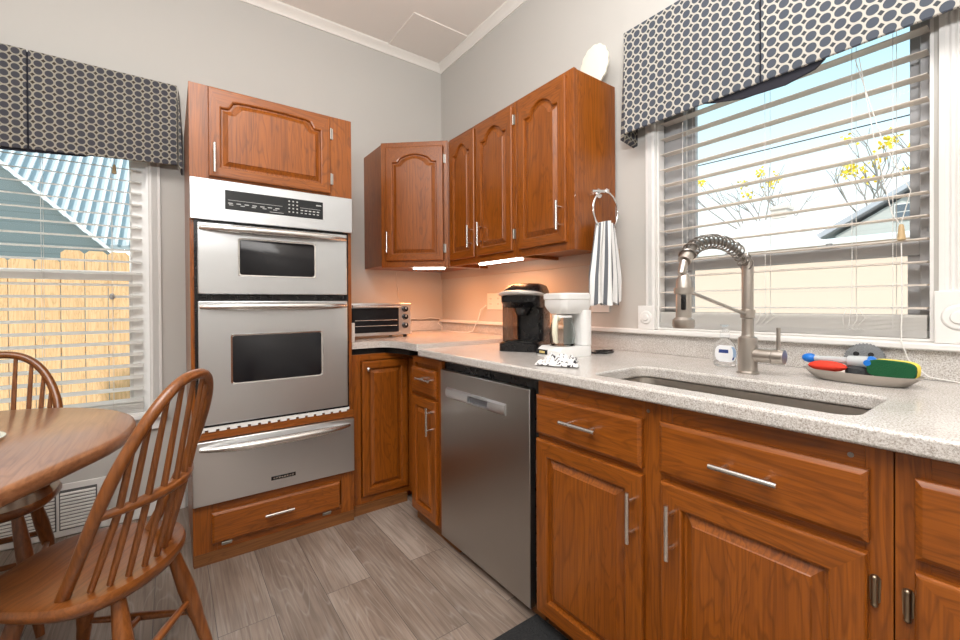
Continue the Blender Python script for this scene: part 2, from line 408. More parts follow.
b.box(.060, .072, y0+.036, y1-.09, 1.276, 1.320)
lo = obj('lower_sash', b, frame_g, w, bevel=.002)
b = B()
for yy in (-2.12, -2.45):
    b.box(.055, .085, yy-.03, yy+.03, 1.320, 1.329); b.cyl((.068, yy, 1.329), (.068, yy, 1.336), .009)
obj('sash_lock', b, frame_g, lo)
b = B(); sash(b, .102, .128, y0+.030, y1-.085, 1.282, 2.23, .034); obj('upper_sash', b, frame_g, w, bevel=.002)
obj('pane', rbox(.084, .088, y0+.05, y1-.10, 1.07, 1.29), pane_m, w)
obj('pane', rbox(.113, .117, y0+.05, y1-.10, 1.31, 2.21), pane_m, w)

# window by the table
w = thing('window_2', 'white framed window beside the oven cabinet and above the table', 'window', (-2.3, 0, .56), kind='structure')
x0, x1, z0, z1 = WL
b = B(); casing(b, 'y', x1+.002, x1+.052, .56, 2.3); obj('casing', b, trim_m, w)
b = B(); casing(b, 'y', x0-.09, x0-.004, .56, 2.3); obj('casing', b, trim_m, w)
b = B(); b.box(x0-.1, x1+.075, -.045, 0, .535, .560); b.box(x0-.08, x1+.055, -.02, 0, .47, .535); obj('stool', b, trim_m, w, bevel=.003)
b = B(); b.box(x0, x1, .002, .15, z0, z0+.006); b.box(x1-.010, x1, .002, .058, z0+.006, z1); b.box(x0, x0+.01, .002, .058, z0+.006, z1); obj('jamb', b, frame_w, w)
b = B(); b.box(x1-.075, x1, .06, .14, z0+.006, z1); b.box(x0, x0+.075, .06, .14, z0+.006, z1); b.box(x0+.075, x1-.075, .06, .14, z1-.05, z1); b.box(x0+.075, x1-.075, .06, .14, z0+.006, z0+.035)
obj('frame', b, frame_w, w, bevel=.002)
b = B()
def sashy(b, Y0, Y1, a0, a1, c0, c1, t):
    b.box(a0, a0+t, Y0, Y1, c0, c1); b.box(a1-t, a1, Y0, Y1, c0, c1); b.box(a0+t, a1-t, Y0, Y1, c0, c0+t); b.box(a0+t, a1-t, Y0, Y1, c1-t, c1)
sashy(b, .072, .100, x0+.06, x1-.055, .585, 1.325, .035); b.box(x0+.075, x1-.075, .058, .072, 1.275, 1.325); obj('lower_sash', b, frame_w, w, bevel=.002)
b = B(); sashy(b, .102, .128, x0+.06, x1-.055, 1.290, 2.22, .030); obj('upper_sash', b, frame_w, w, bevel=.002)
obj('pane', rbox(x0+.09, x1-.08, .084, .088, .61, 1.30), pane_m, w)
obj('pane', rbox(x0+.09, x1-.08, .113, .117, 1.32, 2.20), pane_m, w)

# ================================================================= CABINETS
SH, RP = .016, .036
def arch(u, a, bb, h):
    if h <= 0: return 0
    t = min(u-a, bb-u); half = (bb-a)/2
    if t < SH: return 0
    rp_ = min(RP, .34*half); k_ = .86 if half > .15 else .55
    if t < SH+rp_: s = (t-SH)/rp_; return h*k_*(1-math.sqrt(max(0, 1-s*s)) if s < .5 else .134+(s-.5)*1.732)
    return h*(k_ + (1-k_)*math.sin(PI/2*min(1, (t-SH-rp_)/max(.001, half-SH-rp_))))
def door_mesh(mp, u0, u1, v0, v1, t=.02, fr=.052, h=0, frt=None):
    """raised-panel door: frame, routed groove, raised field; slot 0 upright grain, slot 1 level grain"""
    frt = fr if frt is None else frt
    K = 26; S_ = 2
    def outline(i, w_, rect=True, hh=0, ti=None):
        a, bb = u0+i, u1-i; c = v0+i; d = v1-(i if ti is None else ti)-hh
        pts = [(a, c), ((a+bb)/2, c), (bb, c), (bb, (c+d)/2), (bb, d)]
        for k in range(1, K): 
            u = bb+(a-bb)*k/K
            pts.append((u, d+arch(u, a, bb, hh)))
        pts += [(a, d), (a, (c+d)/2)]
        return [mp(u, v, w_) for u, v in pts]
    L = [outline(0, 0), outline(0, t-.005), outline(.0025, t-.001), outline(.006, t),
         outline(fr-.004, t, hh=h, ti=frt-.004), outline(fr, t-.002, hh=h, ti=frt), outline(fr+.003, t-.0125, hh=h, ti=frt+.003), outline(fr+.009, t-.0125, hh=h, ti=frt+.009),
         outline(fr+.026, t-.003, hh=h, ti=frt+.026), outline(fr+.028, t-.0005, hh=h, ti=frt+.028)]
    n = len(L[0])
    def mi(k, i):
        if k <= 3: return 1 if (i < 2 or 4 <= i < n-2) else 0
        return 0
    b = B(); b.loops(L, mis=mi); return b
def slab_mesh(mp, u0, u1, v0, v1, t=.02, ch=.008):
    b = B(); L = []
    for i, w_ in ((0, 0), (0, t-.006), (.0015, t-.0045), (ch, t-.0008), (ch+.002, t)):
        L.append([mp(u0+i, v0+i, w_), mp(u1-i, v0+i, w_), mp(u1-i, v1-i, w_), mp(u0+i, v1-i, w_)])
    b.loops(L); return b
def pull(mp, u, v, ln, vert, w0=.02, r=.0062, off=.032):
    """bar pull with two standoffs, (u,v) its centre"""
    b = B(); d = (0, 1) if vert else (1, 0)
    p = lambda s, w_: mp(u+d[0]*s, v+d[1]*s, w_)
    b.cyl(p(-ln/2, w0+off), p(ln/2, w0+off), r, seg=14)
    for s in (-ln*.31, ln*.31): b.cyl(p(s, w0), p(s, w0+off-r*.6), r*.9, seg=10)
    return b
def hinge_mesh(mp, u, v, side, hgt=.055, w0=0):
    b = B()
    def bx(ua, ub, va, vb, wa, wb):
        P = [mp(a, c, e) for a in (ua, ub) for c in (va, vb) for e in (wa, wb)]
        xs, ys, zs = zip(*[tuple(q) for q in P])
        vs = {}
        L0 = [mp(ua, va, wa), mp(ub, va, wa), mp(ub, vb, wa), mp(ua, vb, wa)]; L1 = [mp(ua, va, wb), mp(ub, va, wb), mp(ub, vb, wb), mp(ua, vb, wb)]
        b.loops([L0, L1])
    bx(u, u+side*.012, v-hgt/2, v+hgt/2, w0, w0+.003)
    b.cyl(mp(u, v-hgt/2, w0+.006), mp(u, v+hgt/2, w0+.006), .005, seg=12)
    return b
def make_map(kind, pos):
    if kind == 'y': return lambda u, v, w_: Vector((u, pos-w_, v))
    if kind == 'x': return lambda u, v, w_: Vector((pos-w_, -u, v))

# ---- tall oven cabinet
YO = -.70
c = thing('oven_cabinet', 'tall oak cabinet housing the ovens, with one arched door on top', 'cabinet', (-1.345, -.35, 0))
XL, XR = -1.690, -.985
b = B()
b.box(XL, XL+.018, YO, -.002, .0, 2.10, 0); b.box(XR-.018, XR, YO, -.002, .0, 2.10, 0)
b.box(XL+.018, XR-.018, YO, -.002, 2.082, 2.10, 1); b.box(XL+.018, XR-.018, -.02, -.002, .06, 2.082, 0)
b.box(XL+.018, XR-.018, YO+.02, -.02, 1.672, 1.69, 1); b.box(XL+.018, XR-.018, YO+.02, -.02, .565, .58, 1); b.box(XL+.018, XR-.018, YO+.02, -.02, .25, .262, 1)
obj('body', b, [oak_v, oak_x], c, bevel=.001)
b = B()
b.box(XL, -1.612, YO-.018, YO, 1.688, 2.10, 0); b.box(-1.115, XR, YO-.018, YO, 1.688, 2.10, 0); b.box(-1.612, -1.115, YO-.018, YO, 2.075, 2.10, 1); b.box(-1.612, -1.115, YO-.018, YO, 1.693, 1.715, 1)
b.box(XL, XR, YO-.018, YO, .548, .585, 1)
b.box(XL, -1.60, YO-.018, YO, .055, .266, 0); b.box(-1.052, XR, YO-.018, YO, .055, .266, 0); b.box(-1.60, -1.052, YO-.018, YO, .225, .266, 1); b.box(-1.60, -1.052, YO-.018, YO, .055, .10, 1)
b.box(XL, -1.672, YO-.004, YO, .585, 1.688, 0); b.box(-1.006, XR, YO-.004, YO, .585, 1.688, 0)
obj('face_frame', b, [oak_v, oak_x], c, bevel=.001)
mpo = make_map('y', YO-.018)
d = obj('door', door_mesh(mpo, -1.620, -1.098, 1.702, 2.092, h=.042, fr=.046, frt=.04), [oak_v, oak_x], c, angle=12)
obj('handle', pull(mpo, -1.600, 1.777, .125, True), steel_h, d)
for v in (1.78, 2.01): obj('hinge', hinge_mesh(mpo, -1.092, v, 1), hinge_m, d)
d = obj('drawer_front', slab_mesh(mpo, -1.622, -1.062, .092, .228), [oak_x], c, angle=12)
obj('handle', pull(mpo, -1.353, .168, .125, False), steel_h, d)
for u in (-1.565, -1.127): obj('hinge', hinge_mesh(lambda a, bb, e: mpo(u+(bb-.083), .083+(a-u), e), u, .083, -1, .04), hinge_m, d)
obj('toe_board', rbox(XL+.002, XR, YO-.016, YO+.01, 0, .054), toe_x, c)

# ---- built-in double oven
ov = thing('double_wall_oven', 'stainless steel double wall oven with two doors and black control strip', 'oven', (-1.345, -.45, .59))
X0, X1 = -1.672, -1.008
obj('casing', rbox(X0+.02, X1-.02, YO+.004, -.08, .605, 1.66), black, ov)
obj('trim_frame', B().box(X0-.004, X0+.012, YO-.012, YO+.004, .60, 1.512).box(X1-.012, X1+.004, YO-.012, YO+.004, .60, 1.512).box(X0+.012, X1-.012, YO-.010, YO+.004, 1.160, 1.186).box(X0+.012, X1-.012, YO-.01, YO+.004, 1.50, 1.512).box(X0+.012, X1-.012, YO-.01, YO+.004, .60, .612), black, ov)
cp = obj('control_panel', rbox(XL, XR, YO-.030, YO-.0185, 1.512, 1.692), steel_m, ov, bevel=.003)
disp = obj('display', rbox(-1.560, -1.136, YO-.0335, YO-.030, 1.566, 1.652), panel_m, cp, bevel=.003)
b = B(); yy = YO-.0340
b.box(-1.548, -1.325, yy, YO-.0335, 1.607, 1.6085)
for k in range(7): b.box(-1.548+.032*k, -1.530+.032*k, yy, YO-.0335, 1.592, 1.596); 
for k in range(5): b.box(-1.545+.045*k, -1.528+.045*k, yy, YO-.0335, 1.585, 1.588)
for r in range(4):
    for q in range(3): b.box(-1.298+.018*q, -1.291+.018*q, yy, YO-.0335, 1.583+.017*r, 1.589+.017*r)
b.box(-1.245, -1.150, yy, YO-.0335, 1.6105, 1.612)
for k in range(5): b.box(-1.243+.019*k, -1.231+.019*k, yy, YO-.0335, 1.597, 1.602); b.box(-1.243+.019*k, -1.233+.019*k, yy, YO-.0335, 1.584, 1.588)
b.box(-1.170, -1.145, yy, YO-.0335, 1.630, 1.635); b.box(-1.38, -1.32, yy, YO-.0335, 1.574, 1.576)
obj('markings', b, mark_m, disp)
def oven_door(z0, z1, wz0, wz1, wx0, wx1, hz):
    d = obj('door', rbox(X0+.008, X1-.008, YO-.032, YO-.013, z0, z1), steel_m, ov, bevel=.004)
    b = B(); r = .012
    def rr(a0, a1, c0, c1, y, i=0):
        P = []
        for cx_, cz_, s in ((a1-r, c1-r, 0), (a0+r, c1-r, 1), (a0+r, c0+r, 2), (a1-r, c0+r, 3)):
            for k in range(5):
                t_ = PI/2*(s+k/4); P.append((cx_+(r-i)*math.cos(t_), y, cz_+(r-i)*math.sin(t_)))
        return P
    b.loops([rr(wx0-.008, wx1+.008, wz0-.008, wz1+.008, YO-.032), rr(wx0-.006, wx1+.006, wz0-.006, wz1+.006, YO-.0350), rr(wx0, wx1, wz0, wz1, YO-.0335)])
    wd = obj('window_bezel', b, chrome, d)
    b = B(); b.loops([rr(wx0, wx1, wz0, wz1, YO-.0335), rr(wx0+.001, wx1-.001, wz0+.001, wz1-.001, YO-.0345)]); obj('window_glass', b, black_g, wd)
    n = 24; pts = []; rs = []
    for k in range(n+1):
        s = k/n; x = X0+.015+(X1-X0-.03)*s; e = (1-abs(2*s-1)**4)
        pts.append((x, YO-.036-.030*e, hz)); rs.append(.009+.009*e)
    obj('handle', B().tube(pts, rs, 12), steel_h, d)
oven_door(1.188, 1.500, 1.276, 1.436, -1.505, -1.180, 1.475)
oven_door(.614, 1.158, .790, 1.002, -1.537, -1.150, 1.132)
b = B(); n = 16
b.box(X0, X1, YO-.024, YO-.018, .592, .603)
for k in range(n): b.box(X0+(X1-X0)*k/n, X0+(X1-X0)*(k+.68)/n, YO-.024, YO-.018, .583, .592)
obj('vent_strip', b, trim_m, ov)

wd = thing('warming_drawer', 'stainless steel warming drawer below the two ovens', 'drawer', (-1.34, -.45, .27))
obj('casing', rbox(-1.66, -1.02, YO+.002, -.1, .28, .535), black, wd)
fr = obj('drawer_front', rbox(-1.690, -.988, YO-.040, YO-.0185, .270, .546), steel_m, wd, bevel=.003)
pts = []; rs = []
for k in range(25):
    s = k/24; e = 1-abs(2*s-1)**3; pts.append((-1.664+.650*s, YO-.044-.034*e, .514-.004*e)); rs.append(.008+.012*e)
obj('handle', B().tube(pts, rs, 12), steel_h, fr)
obj('badge', rbox(-1.385, -1.278, YO-.0425, YO-.040, .316, .334), black, fr, bevel=.001)
b = B()
for k in range(8): b.box(-1.377+.0117*k, -1.369+.0117*k, YO-.0432, YO-.0425, .322, .328)
obj('badge_lettering', b, steel_h, fr)

# ---- base cabinets
def base_body(b, x0, x1, y0, y1, zt=.864, zb=.055): b.box(x0, x1, y0, y1, zb, zt)
c = thing('corner_base_cabinet', 'oak corner base cabinet with folding door under the toaster oven', 'cabinet', (-.6, -.35, 0))
b = B(); b.box(-.98, -.62, -.655, -.004, .055, .864); b.box(-.62, -.004, -.884, -.004, .055, .864); b.box(-.966, -.60, -.62, -.10, 0, .055); obj('body', b, [oak_v, oak_x], c)
mpb = make_map('y', -.655)
b = B(); b.box(-.982, -.928, -.672, -.655, .05, .866, 0); b.box(-.928, -.622, -.672, -.655, .832, .866, 1); b.box(-.928, -.640, -.672, -.655, .05, .082, 1)
b.box(-.640, -.6225, -.884, -.655, .05, .082, 1); b.box(-.640, -.6225, -.884, -.672, .832, .866, 1)
obj('face_frame', b, [oak_v, oak_x], c, bevel=.001)
mpb2 = make_map('y', -.668)
d = obj('door', door_mesh(mpb2, -.924, -.650, .088, .828, t=.019, fr=.042), [oak_v, oak_x], c, angle=12)
b = B(); b.cyl((-.893, -.687, .786), (-.893, -.700, .786), .006); b.sphere((-.893, -.706, .786), .0125, (1, .7, 1)); obj('knob', b, chrome, d)
mps = make_map('x', -.636)
obj('door', door_mesh(mps, .692, .882, .088, .828, t=.016, fr=.04), [oak_v, oak_y], c, angle=12)
obj('toe_board', B().box(-.985, -.66, -.688, -.668, 0, .049), toe_x, c)

c = thing('narrow_base_cabinet', 'narrow oak base cabinet with small drawer, between corner and dishwasher', 'cabinet', (-.36, -1.03, 0))
b = B(); b.box(-.70, -.004, -1.176, -.888, .055, .864); b.box(-.66, -.1, -1.17, -.89, 0, .055); obj('body', b, [oak_v, oak_y], c)
b = B(); b.box(-.718, -.70, -1.180, -1.150, .055, .866, 0); b.box(-.718, -.70, -.902, -.884, .055, .866, 0); b.box(-.718, -.70, -1.150, -.902, .835, .866, 1); b.box(-.718, -.70, -1.150, -.902, .055, .085, 1); b.box(-.718, -.70, -1.150, -.902, .662, .69, 1)
obj('face_frame', b, [oak_v, oak_y], c, bevel=.001)
mpx = make_map('x', -.718)
d = obj('drawer_front', slab_mesh(mpx, .896, 1.148, .682, .812), [oak_y], c, angle=12); obj('handle', pull(mpx, 1.072, .766, .13, False), steel_h, d)
d = obj('door', door_mesh(mpx, .896, 1.148, .070, .664, fr=.046), [oak_v, oak_y], c, angle=12); obj('handle', pull(mpx, 1.118, .570, .135, True), steel_h, d)
obj('toe_board', rbox(-.70, -.682, -1.30, -.890, 0, .054), toe_y, c)

c = thing('sink_base_cabinet', 'wide oak sink base cabinet with two drawer fronts and two doors', 'cabinet', (-.36, -2.29, 0))
b = B()
b.box(-.70, -.004, -1.862, -1.844, .055, .864); b.box(-.70, -.004, -2.742, -2.724, .055, .864); b.box(-.70, -.004, -2.724, -1.862, .055, .073); b.box(-.022, -.004, -2.724, -1.862, .073, .864)
b.box(-.66, -.1, -2.73, -1.85, 0, .055)
obj('body', b, [oak_v, oak_y], c)
b = B()
b.box(-.718, -.70, -1.860, -1.838, .055, .868, 0); b.box(-.718, -.70, -2.330, -2.245, .055, .868, 0); b.box(-.718, -.70, -2.743, -2.705, .055, .868, 0)
for (a0, a1) in ((-2.245, -1.860), (-2.705, -2.330)):
    b.box(-.718, -.70, a0, a1, .818, .868, 1); b.box(-.718, -.70, a0, a1, .665, .700, 1); b.box(-.718, -.70, a0, a1, .055, .085, 1)
obj('face_frame', b, [oak_v, oak_y], c, bevel=.001)
d = obj('drawer_front', slab_mesh(mpx, 1.842, 2.250, .688, .822), [oak_y], c, angle=12); obj('handle', pull(mpx, 2.052, .761, .140, False), steel_h, d)
d = obj('drawer_front', slab_mesh(mpx, 2.302, 2.712, .694, .828), [oak_y], c, angle=12); obj('handle', pull(mpx, 2.512, .763, .135, False), steel_h, d)
d = obj('door', door_mesh(mpx, 1.842, 2.252, .070, .670, fr=.054), [oak_v, oak_y], c, angle=12); obj('handle', pull(mpx, 2.230, .557, .138, True), steel_h, d)
for v in (.18, .56): obj('hinge', hinge_mesh(mpx, 1.838, v, -1, .05), hinge_m, d)
d = obj('door', door_mesh(mpx, 2.306, 2.710, .070, .674, fr=.056), [oak_v, oak_y], c, angle=12); obj('handle', pull(mpx, 2.342, .565, .138, True), steel_h, d)
def bronze_hinge(u, v):
    b = B(); P = []
    for k in range(12):
        t_ = 2*PI*k/12; P.append((u+.008*math.cos(t_), v+math.copysign(.018, math.sin(t_))+.008*math.sin(t_)))
    b.loops([[mpx(a, e, 0) for a, e in P], [mpx(a, e, .003) for a, e in P]])
    b.cyl(mpx(u, v-.024, .008), mpx(u, v+.020, .008), .0048, seg=12); b.sphere(mpx(u, v+.022, .008), .0055); b.sphere(mpx(u, v-.026, .008), .0055)
    return b
obj('hinge', bronze_hinge(2.719, .610), brass, d)
for (yy, zz) in ((-2.262, .845), (-2.684, .846)): obj('screw_head', B().cyl((-.718, yy, zz), (-.7195, yy, zz), .005, seg=12), nickel_d, c)
obj('toe_board', rbox(-.68, -.662, -2.742, -1.845, 0, .054), toe_y, c)

c = thing('end_base_cabinet', 'oak base cabinet at the right edge, right of the sink cabinet', 'cabinet', (-.36, -3.1, 0))
b = B(); b.box(-.70, -.004, -3.5, -2.750, .055, .864); b.box(-.66, -.1, -3.5, -2.752, 0, .055); obj('body', b, [oak_v, oak_y], c)
b = B(); b.box(-.718, -.70, -2.790, -2.745, .055, .868, 0); b.box(-.718, -.70, -3.5, -3.25, .055, .868, 0)
for q in ((.818, .868), (.665, .70), (.055, .085)): b.box(-.718, -.70, -3.25, -2.790, *q, 1)
obj('face_frame', b, [oak_v, oak_y], c, bevel=.001)
obj('drawer_front', slab_mesh(mpx, 2.772, 3.24, .694, .832), [oak_y], c, angle=12)
d = obj('door', door_mesh(mpx, 2.772, 3.24, .070, .672, fr=.056), [oak_v, oak_y], c, angle=12); obj('hinge', bronze_hinge(2.762, .607), brass, d)

# ---- wall cabinets
ZT, ZB = 2.182, 1.378
A = Vector((-.643, -.313)); Bp = Vector((-.312, -.609)); n2 = Vector(((Bp-A).y, -(Bp-A).x)).normalized()
if n2.y > 0: n2 = -n2
tdir = (Bp-A).normalized()
c = thing('corner_wall_cabinet', 'diagonal oak corner wall cabinet above the toaster oven', 'cabinet', (-.3, -.3, ZB))
poly = [(-.643, -.003), (-.643, -.313), (-.312, -.609), (-.020, -.609), (-.020, -.003)]
def inset_floor(b, poly, z0, z1, mi=0): b.loops([[(x, y, z0) for x, y in poly], [(x, y, z1) for x, y in poly]], mi=mi)
b = B(); inset_floor(b, poly, ZB+.012, ZT-.004); obj('body', b, oak_v, c)
def mpd(u, v, w_): p = A + tdir*u + n2*w_; return Vector((p.x, p.y, v))
b = B()
def ubox(b, mp, u0, u1, v0, v1, w0, w1, mi=0): b.loops([[mp(u0, v0, w0), mp(u1, v0, w0), mp(u1, v1, w0), mp(u0, v1, w0)], [mp(u0, v0, w1), mp(u1, v0, w1), mp(u1, v1, w1), mp(u0, v1, w1)]], mi=mi)
Ld = (Bp-A).length
ubox(b, mpd, 0, .045, ZB, ZT, 0, .012, 0); ubox(b, mpd, Ld-.030, Ld-.006, ZB, ZT, 0, .012, 0); ubox(b, mpd, .045, Ld-.030, ZT-.04, ZT, 0, .012, 1); ubox(b, mpd, .045, Ld-.030, ZB, ZB+.045, 0, .012, 1)
obj('face_frame', b, [oak_v, oak_x], c, bevel=.001)
mpd2 = lambda u, v, w_: mpd(u, v, w_+.012)
d = obj('door', door_mesh(mpd2, .034, Ld-.036, ZB+.040, ZT-.034, t=.018, h=.05, fr=.044, frt=.05), [oak_v, oak_x], c, angle=12)
obj('handle', pull(mpd2, .050, 1.535, .13, True, w0=.018), steel_h, d)
for v in (1.495, 2.065): obj('hinge', hinge_mesh(mpd2, Ld-.031, v, 1, .055), hinge_m, d)

def upper(name, label, ya, yb, doors, stiles):
    c = thing(name, label, 'cabinet', (-.16, (ya+yb)/2, ZB))
    b = B(); t = .014
    b.box(-.294, -.020, ya, ya+t, ZB+.0, ZT-.004, 0); b.box(-.294, -.020, yb-t, yb, ZB+.0, ZT-.004, 0)
    b.box(-.294, -.020, ya+t, yb-t, ZT-.018, ZT-.004, 1); b.box(-.294, -.020, ya+t, yb-t, ZB+.016, ZB+.030, 1); b.box(-.034, -.020, ya+t, yb-t, ZB+.030, ZT-.018, 0)
    obj('body', b, [oak_v, oak_y], c, bevel=.0008)
    b = B()
    for s0, s1 in stiles: b.box(-.312, -.294, s0, s1, ZB, ZT, 0)
    st = sorted(stiles)
    for (a0, a1), (b0, b1) in zip(st[:-1], st[1:]): b.box(-.312, -.294, a1, b0, ZT-.034, ZT, 1); b.box(-.312, -.294, a1, b0, ZB, ZB+.045, 1)
    obj('face_frame', b, [oak_v, oak_y], c, bevel=.001)
    mpu = make_map('x', -.312)
    for (u0, u1, hu, hs) in doors:
        d = obj('door', door_mesh(mpu, u0, u1, ZB+.036, ZT-.022, t=.018, h=.055, fr=.046, frt=.05), [oak_v, oak_y], c, angle=12)
        obj('handle', pull(mpu, hu, 1.533, .13, True, w0=.018), steel_h, d)
        for v in (1.50, 2.09): obj('hinge', hinge_mesh(mpu, hs[0], v, hs[1], .05), hinge_m, d)
    return c
upper('wall_cabinet', 'two door oak wall cabinet beside the corner, towel ring not on it', -1.262, -.615, [(.634, .902, .880, (.632, -1)), (.925, 1.240, .980, (1.243, 1))], [(-.632, -.613), (-.940, -.890), (-1.262, -1.236)])
upper('wall_cabinet', 'single door oak wall cabinet nearest the window, with the towel ring', -1.650, -1.264, [(1.292, 1.610, 1.585, (1.289, -1))], [(-1.300, -1.264), (-1.650, -1.600)])
for o in bpy.data.objects:
    if o.name == 'wall_cabinet': o['label'] = 'two door oak wall cabinet next to the diagonal corner cabinet'

# ================================================================= COUNTERS
def rounded(pts, r=.02, n=6):
    out_ = []
    N = len(pts)
    for i in range(N):
        p0, p, p1 = Vector(pts[i-1]), Vector(pts[i]), Vector(pts[(i+1) % N])
        rr = r[i] if isinstance(r, (list, tuple)) else r
        if rr <= 0: out_.append(tuple(p)); continue
        a = p+(p0-p).normalized()*rr; c_ = p+(p1-p).normalized()*rr
        for k in range(n+1):
            t_ = k/n; q = a*(1-t_)**2 + p*2*t_*(1-t_) + c_*t_**2; out_.append(tuple(q))
    return out_
out1 = rounded([(-.982, -.003), (-.982, -.690), (-.80, -.690), (-.755, -.80), (-.755, -1.003), (-.003, -1.003), (-.003, -.003)], [0, .01, .05, .08, .012, 0, 0])
b = B(); b.prism(out1, .900, .936); obj_ct = obj('corner_countertop', b, stone_m, origin=(-.5, -.5, .9), bevel=.006, seg=3)
tag(obj_ct, 'raised speckled stone countertop in the corner under the toaster oven', 'countertop')
obj_u = obj('countertop_underlay', B().prism([(-.975, -.02), (-.975, -.662), (-.78, -.662), (-.735, -.80), (-.735, -.88), (-.02, -.88), (-.02, -.02)], .866, .899), black_m, origin=(-.5, -.5, .866))
tag(obj_u, 'black underlay strip between corner countertop and corner cabinet', 'underlay')
# long counter with sink cut-out: outer rectangle bridged to rounded hole
HX0, HX1, HY0, HY1 = -.688, -.402, -2.685, -2.040
b = B()
def rect_pts(x0, x1, y0, y1, r, n=8):
    P = []
    for cx_, cy_, s in ((x1-r, y1-r, 0), (x0+r, y1-r, 1), (x0+r, y0+r, 2), (x1-r, y0+r, 3)):
        for k in range(n): t_ = PI/2*(s+k/(n-1)); P.append((cx_+r*math.cos(t_), cy_+r*math.sin(t_)))
    return P
hole = rect_pts(HX0, HX1, HY0, HY1, .05); outer = rect_pts(-.755, -.003, -2.75, -1.95, .0001)
L = [[(x, y, .876) for x, y in outer], [(x, y, .913) for x, y in outer], [(x, y, .913) for x, y in hole], [(x, y, .876) for x, y in hole]]
Zt = .913
vo_t = [b.bm.verts.new((x, y, Zt)) for x, y in outer]; vo_b = [b.bm.verts.new((x, y, .876)) for x, y in outer]
L2 = [[(x, y, Zt) for x, y in hole], [(x, y, .876) for x, y in hole]]
b.bm.free(); b = B()
# corners of the outer rectangle repeat; build by loops (closed ring section)
b.loops([[(x, y, .876) for x, y in outer], [(x, y, Zt) for x, y in outer], [(x, y, Zt) for x, y in hole], [(x, y, .876) for x, y in hole]], close=True)
b.box(-.755, -.003, -1.95, -1.005, .876, .913); b.box(-.755, -.003, -3.6, -2.75, .876, .913)
bmesh.ops.remove_doubles(b.bm, verts=b.bm.verts, dist=.0004)
bmesh.ops.delete(b.bm, geom=[f for f in b.bm.faces if abs(f.calc_center_median().y+1.95) < 1e-4 and abs(f.normal.y) > .9 or (abs(f.calc_center_median().y+2.75) < 1e-4 and all(abs(v.co.y+2.75) < 1e-3 for v in f.verts))], context='FACES_ONLY')
bmesh.ops.delete(b.bm, geom=[f for f in b.bm.faces if all(abs(v.co.y+1.95) < 1e-3 for v in f.verts)], context='FACES_ONLY')
ct = obj('countertop', b, stone_m, origin=(-.4, -2.3, .876), bevel=.007, seg=3)
tag(ct, 'long speckled stone countertop holding the sink under the window', 'countertop')

bs = obj('backsplash', rbox(-.020, -.002, -3.6, -1.006, .914, .997), stone_m, origin=(-.01, -2.3, .914)); tag(bs, 'low speckled stone backsplash behind the sink and coffee makers', 'backsplash')
bs = thing('corner_backsplash', 'low stone backsplash around the corner counter behind the toaster oven', 'backsplash', (-.5, -.01, .937))
b = B(); b.box(-.020, -.002, -1.002, -.020, .937, .997); b.box(-.962, -.002, -.020, -.002, .937, 1.012); obj('slab', b, stone_m, bs, bevel=.001)
obj('side_slab', rbox(-.982, -.962, -.688, -.002, .937, 1.04), stone_m, bs, bevel=.002)
obj('top_strip', rbox(-.962, -.042, -.022, -.002, 1.0125, 1.020), mat('strip_taupe', (.20, .17, .15), .5), bs)

# sink
sk = thing('kitchen_sink', 'undermount stainless steel sink basin with rounded corners', 'sink', (-.545, -2.36, .70))
hb = rect_pts(HX0-.012, HX1+.012, HY0-.012, HY1+.012, .06); hi_ = rect_pts(HX0+.0, HX1-.0, HY0+.0, HY1-.0, .05); lo_ = rect_pts(HX0+.02, HX1-.02, HY0+.02, HY1-.02, .05)
fl_ = rect_pts(HX0+.06, HX1-.06, HY0+.06, HY1-.06, .04)
b = B(); b.loops([[(x, y, .875) for x, y in hb], [(x, y, .8745) for x, y in hi_], [(x, y, .72) for x, y in lo_], [(x, y, .70) for x, y in fl_], [(x, y, .696) for x, y in fl_], [(x, y, .716) for x, y in rect_pts(HX0+.012, HX1-.012, HY0+.012, HY1-.012, .05)], [(x, y, .868) for x, y in hb]], close=True)
b2 = [(x, y, .7005) for x, y in fl_]; b.loops([b2, [(x, y, .6965) for x, y in fl_]])
obj('basin', b, sink_m, sk)
b = B(); b.lathe([(.045, .7012-.70), (.042, .704-.70), (.030, .703-.70), (.028, .7015-.70)], (-.545, -2.36, .70)); obj('drain', b, chrome, sk)

# faucet
fx, fy = -.285, -2.335
fa = thing('kitchen_faucet', 'brushed nickel spring-neck faucet standing behind the sink', 'faucet', (fx, fy, .9135))
b = B(); b.lathe([(.031, 0), (.031, .004), (.027, .008), (.027, .105), (.026, .112), (.0185, .117), (.0165, .125), (.0165, .170), (.0165, .172)], (fx, fy, .9135)); obj('body', b, nickel, fa)
b = B(); b.lathe([(.0165, 0), (.0205, .002), (.0205, .026), (.0165, .028), (.0165, .176), (.015, .182), (.013, .184)], (fx, fy, 1.0865)); obj('column', b, nickel, fa)
ctr = Vector((-.478, fy, 1.235)); R_ = .183
arc = []
for k in range(41):
    t_ = PI*(.02+.86*k/40); arc.append(Vector((ctr.x+.190*math.cos(t_), fy, 1.222+.090*math.sin(t_)**.9 if math.sin(t_) > 0 else 1.222)))
arc = [Vector((fx, fy, 1.255))] + [p for p in arc if p.z > 1.256 or p.x < -.5]
obj('hose', B().tube(arc, .0085, 12), nickel_d, fa)
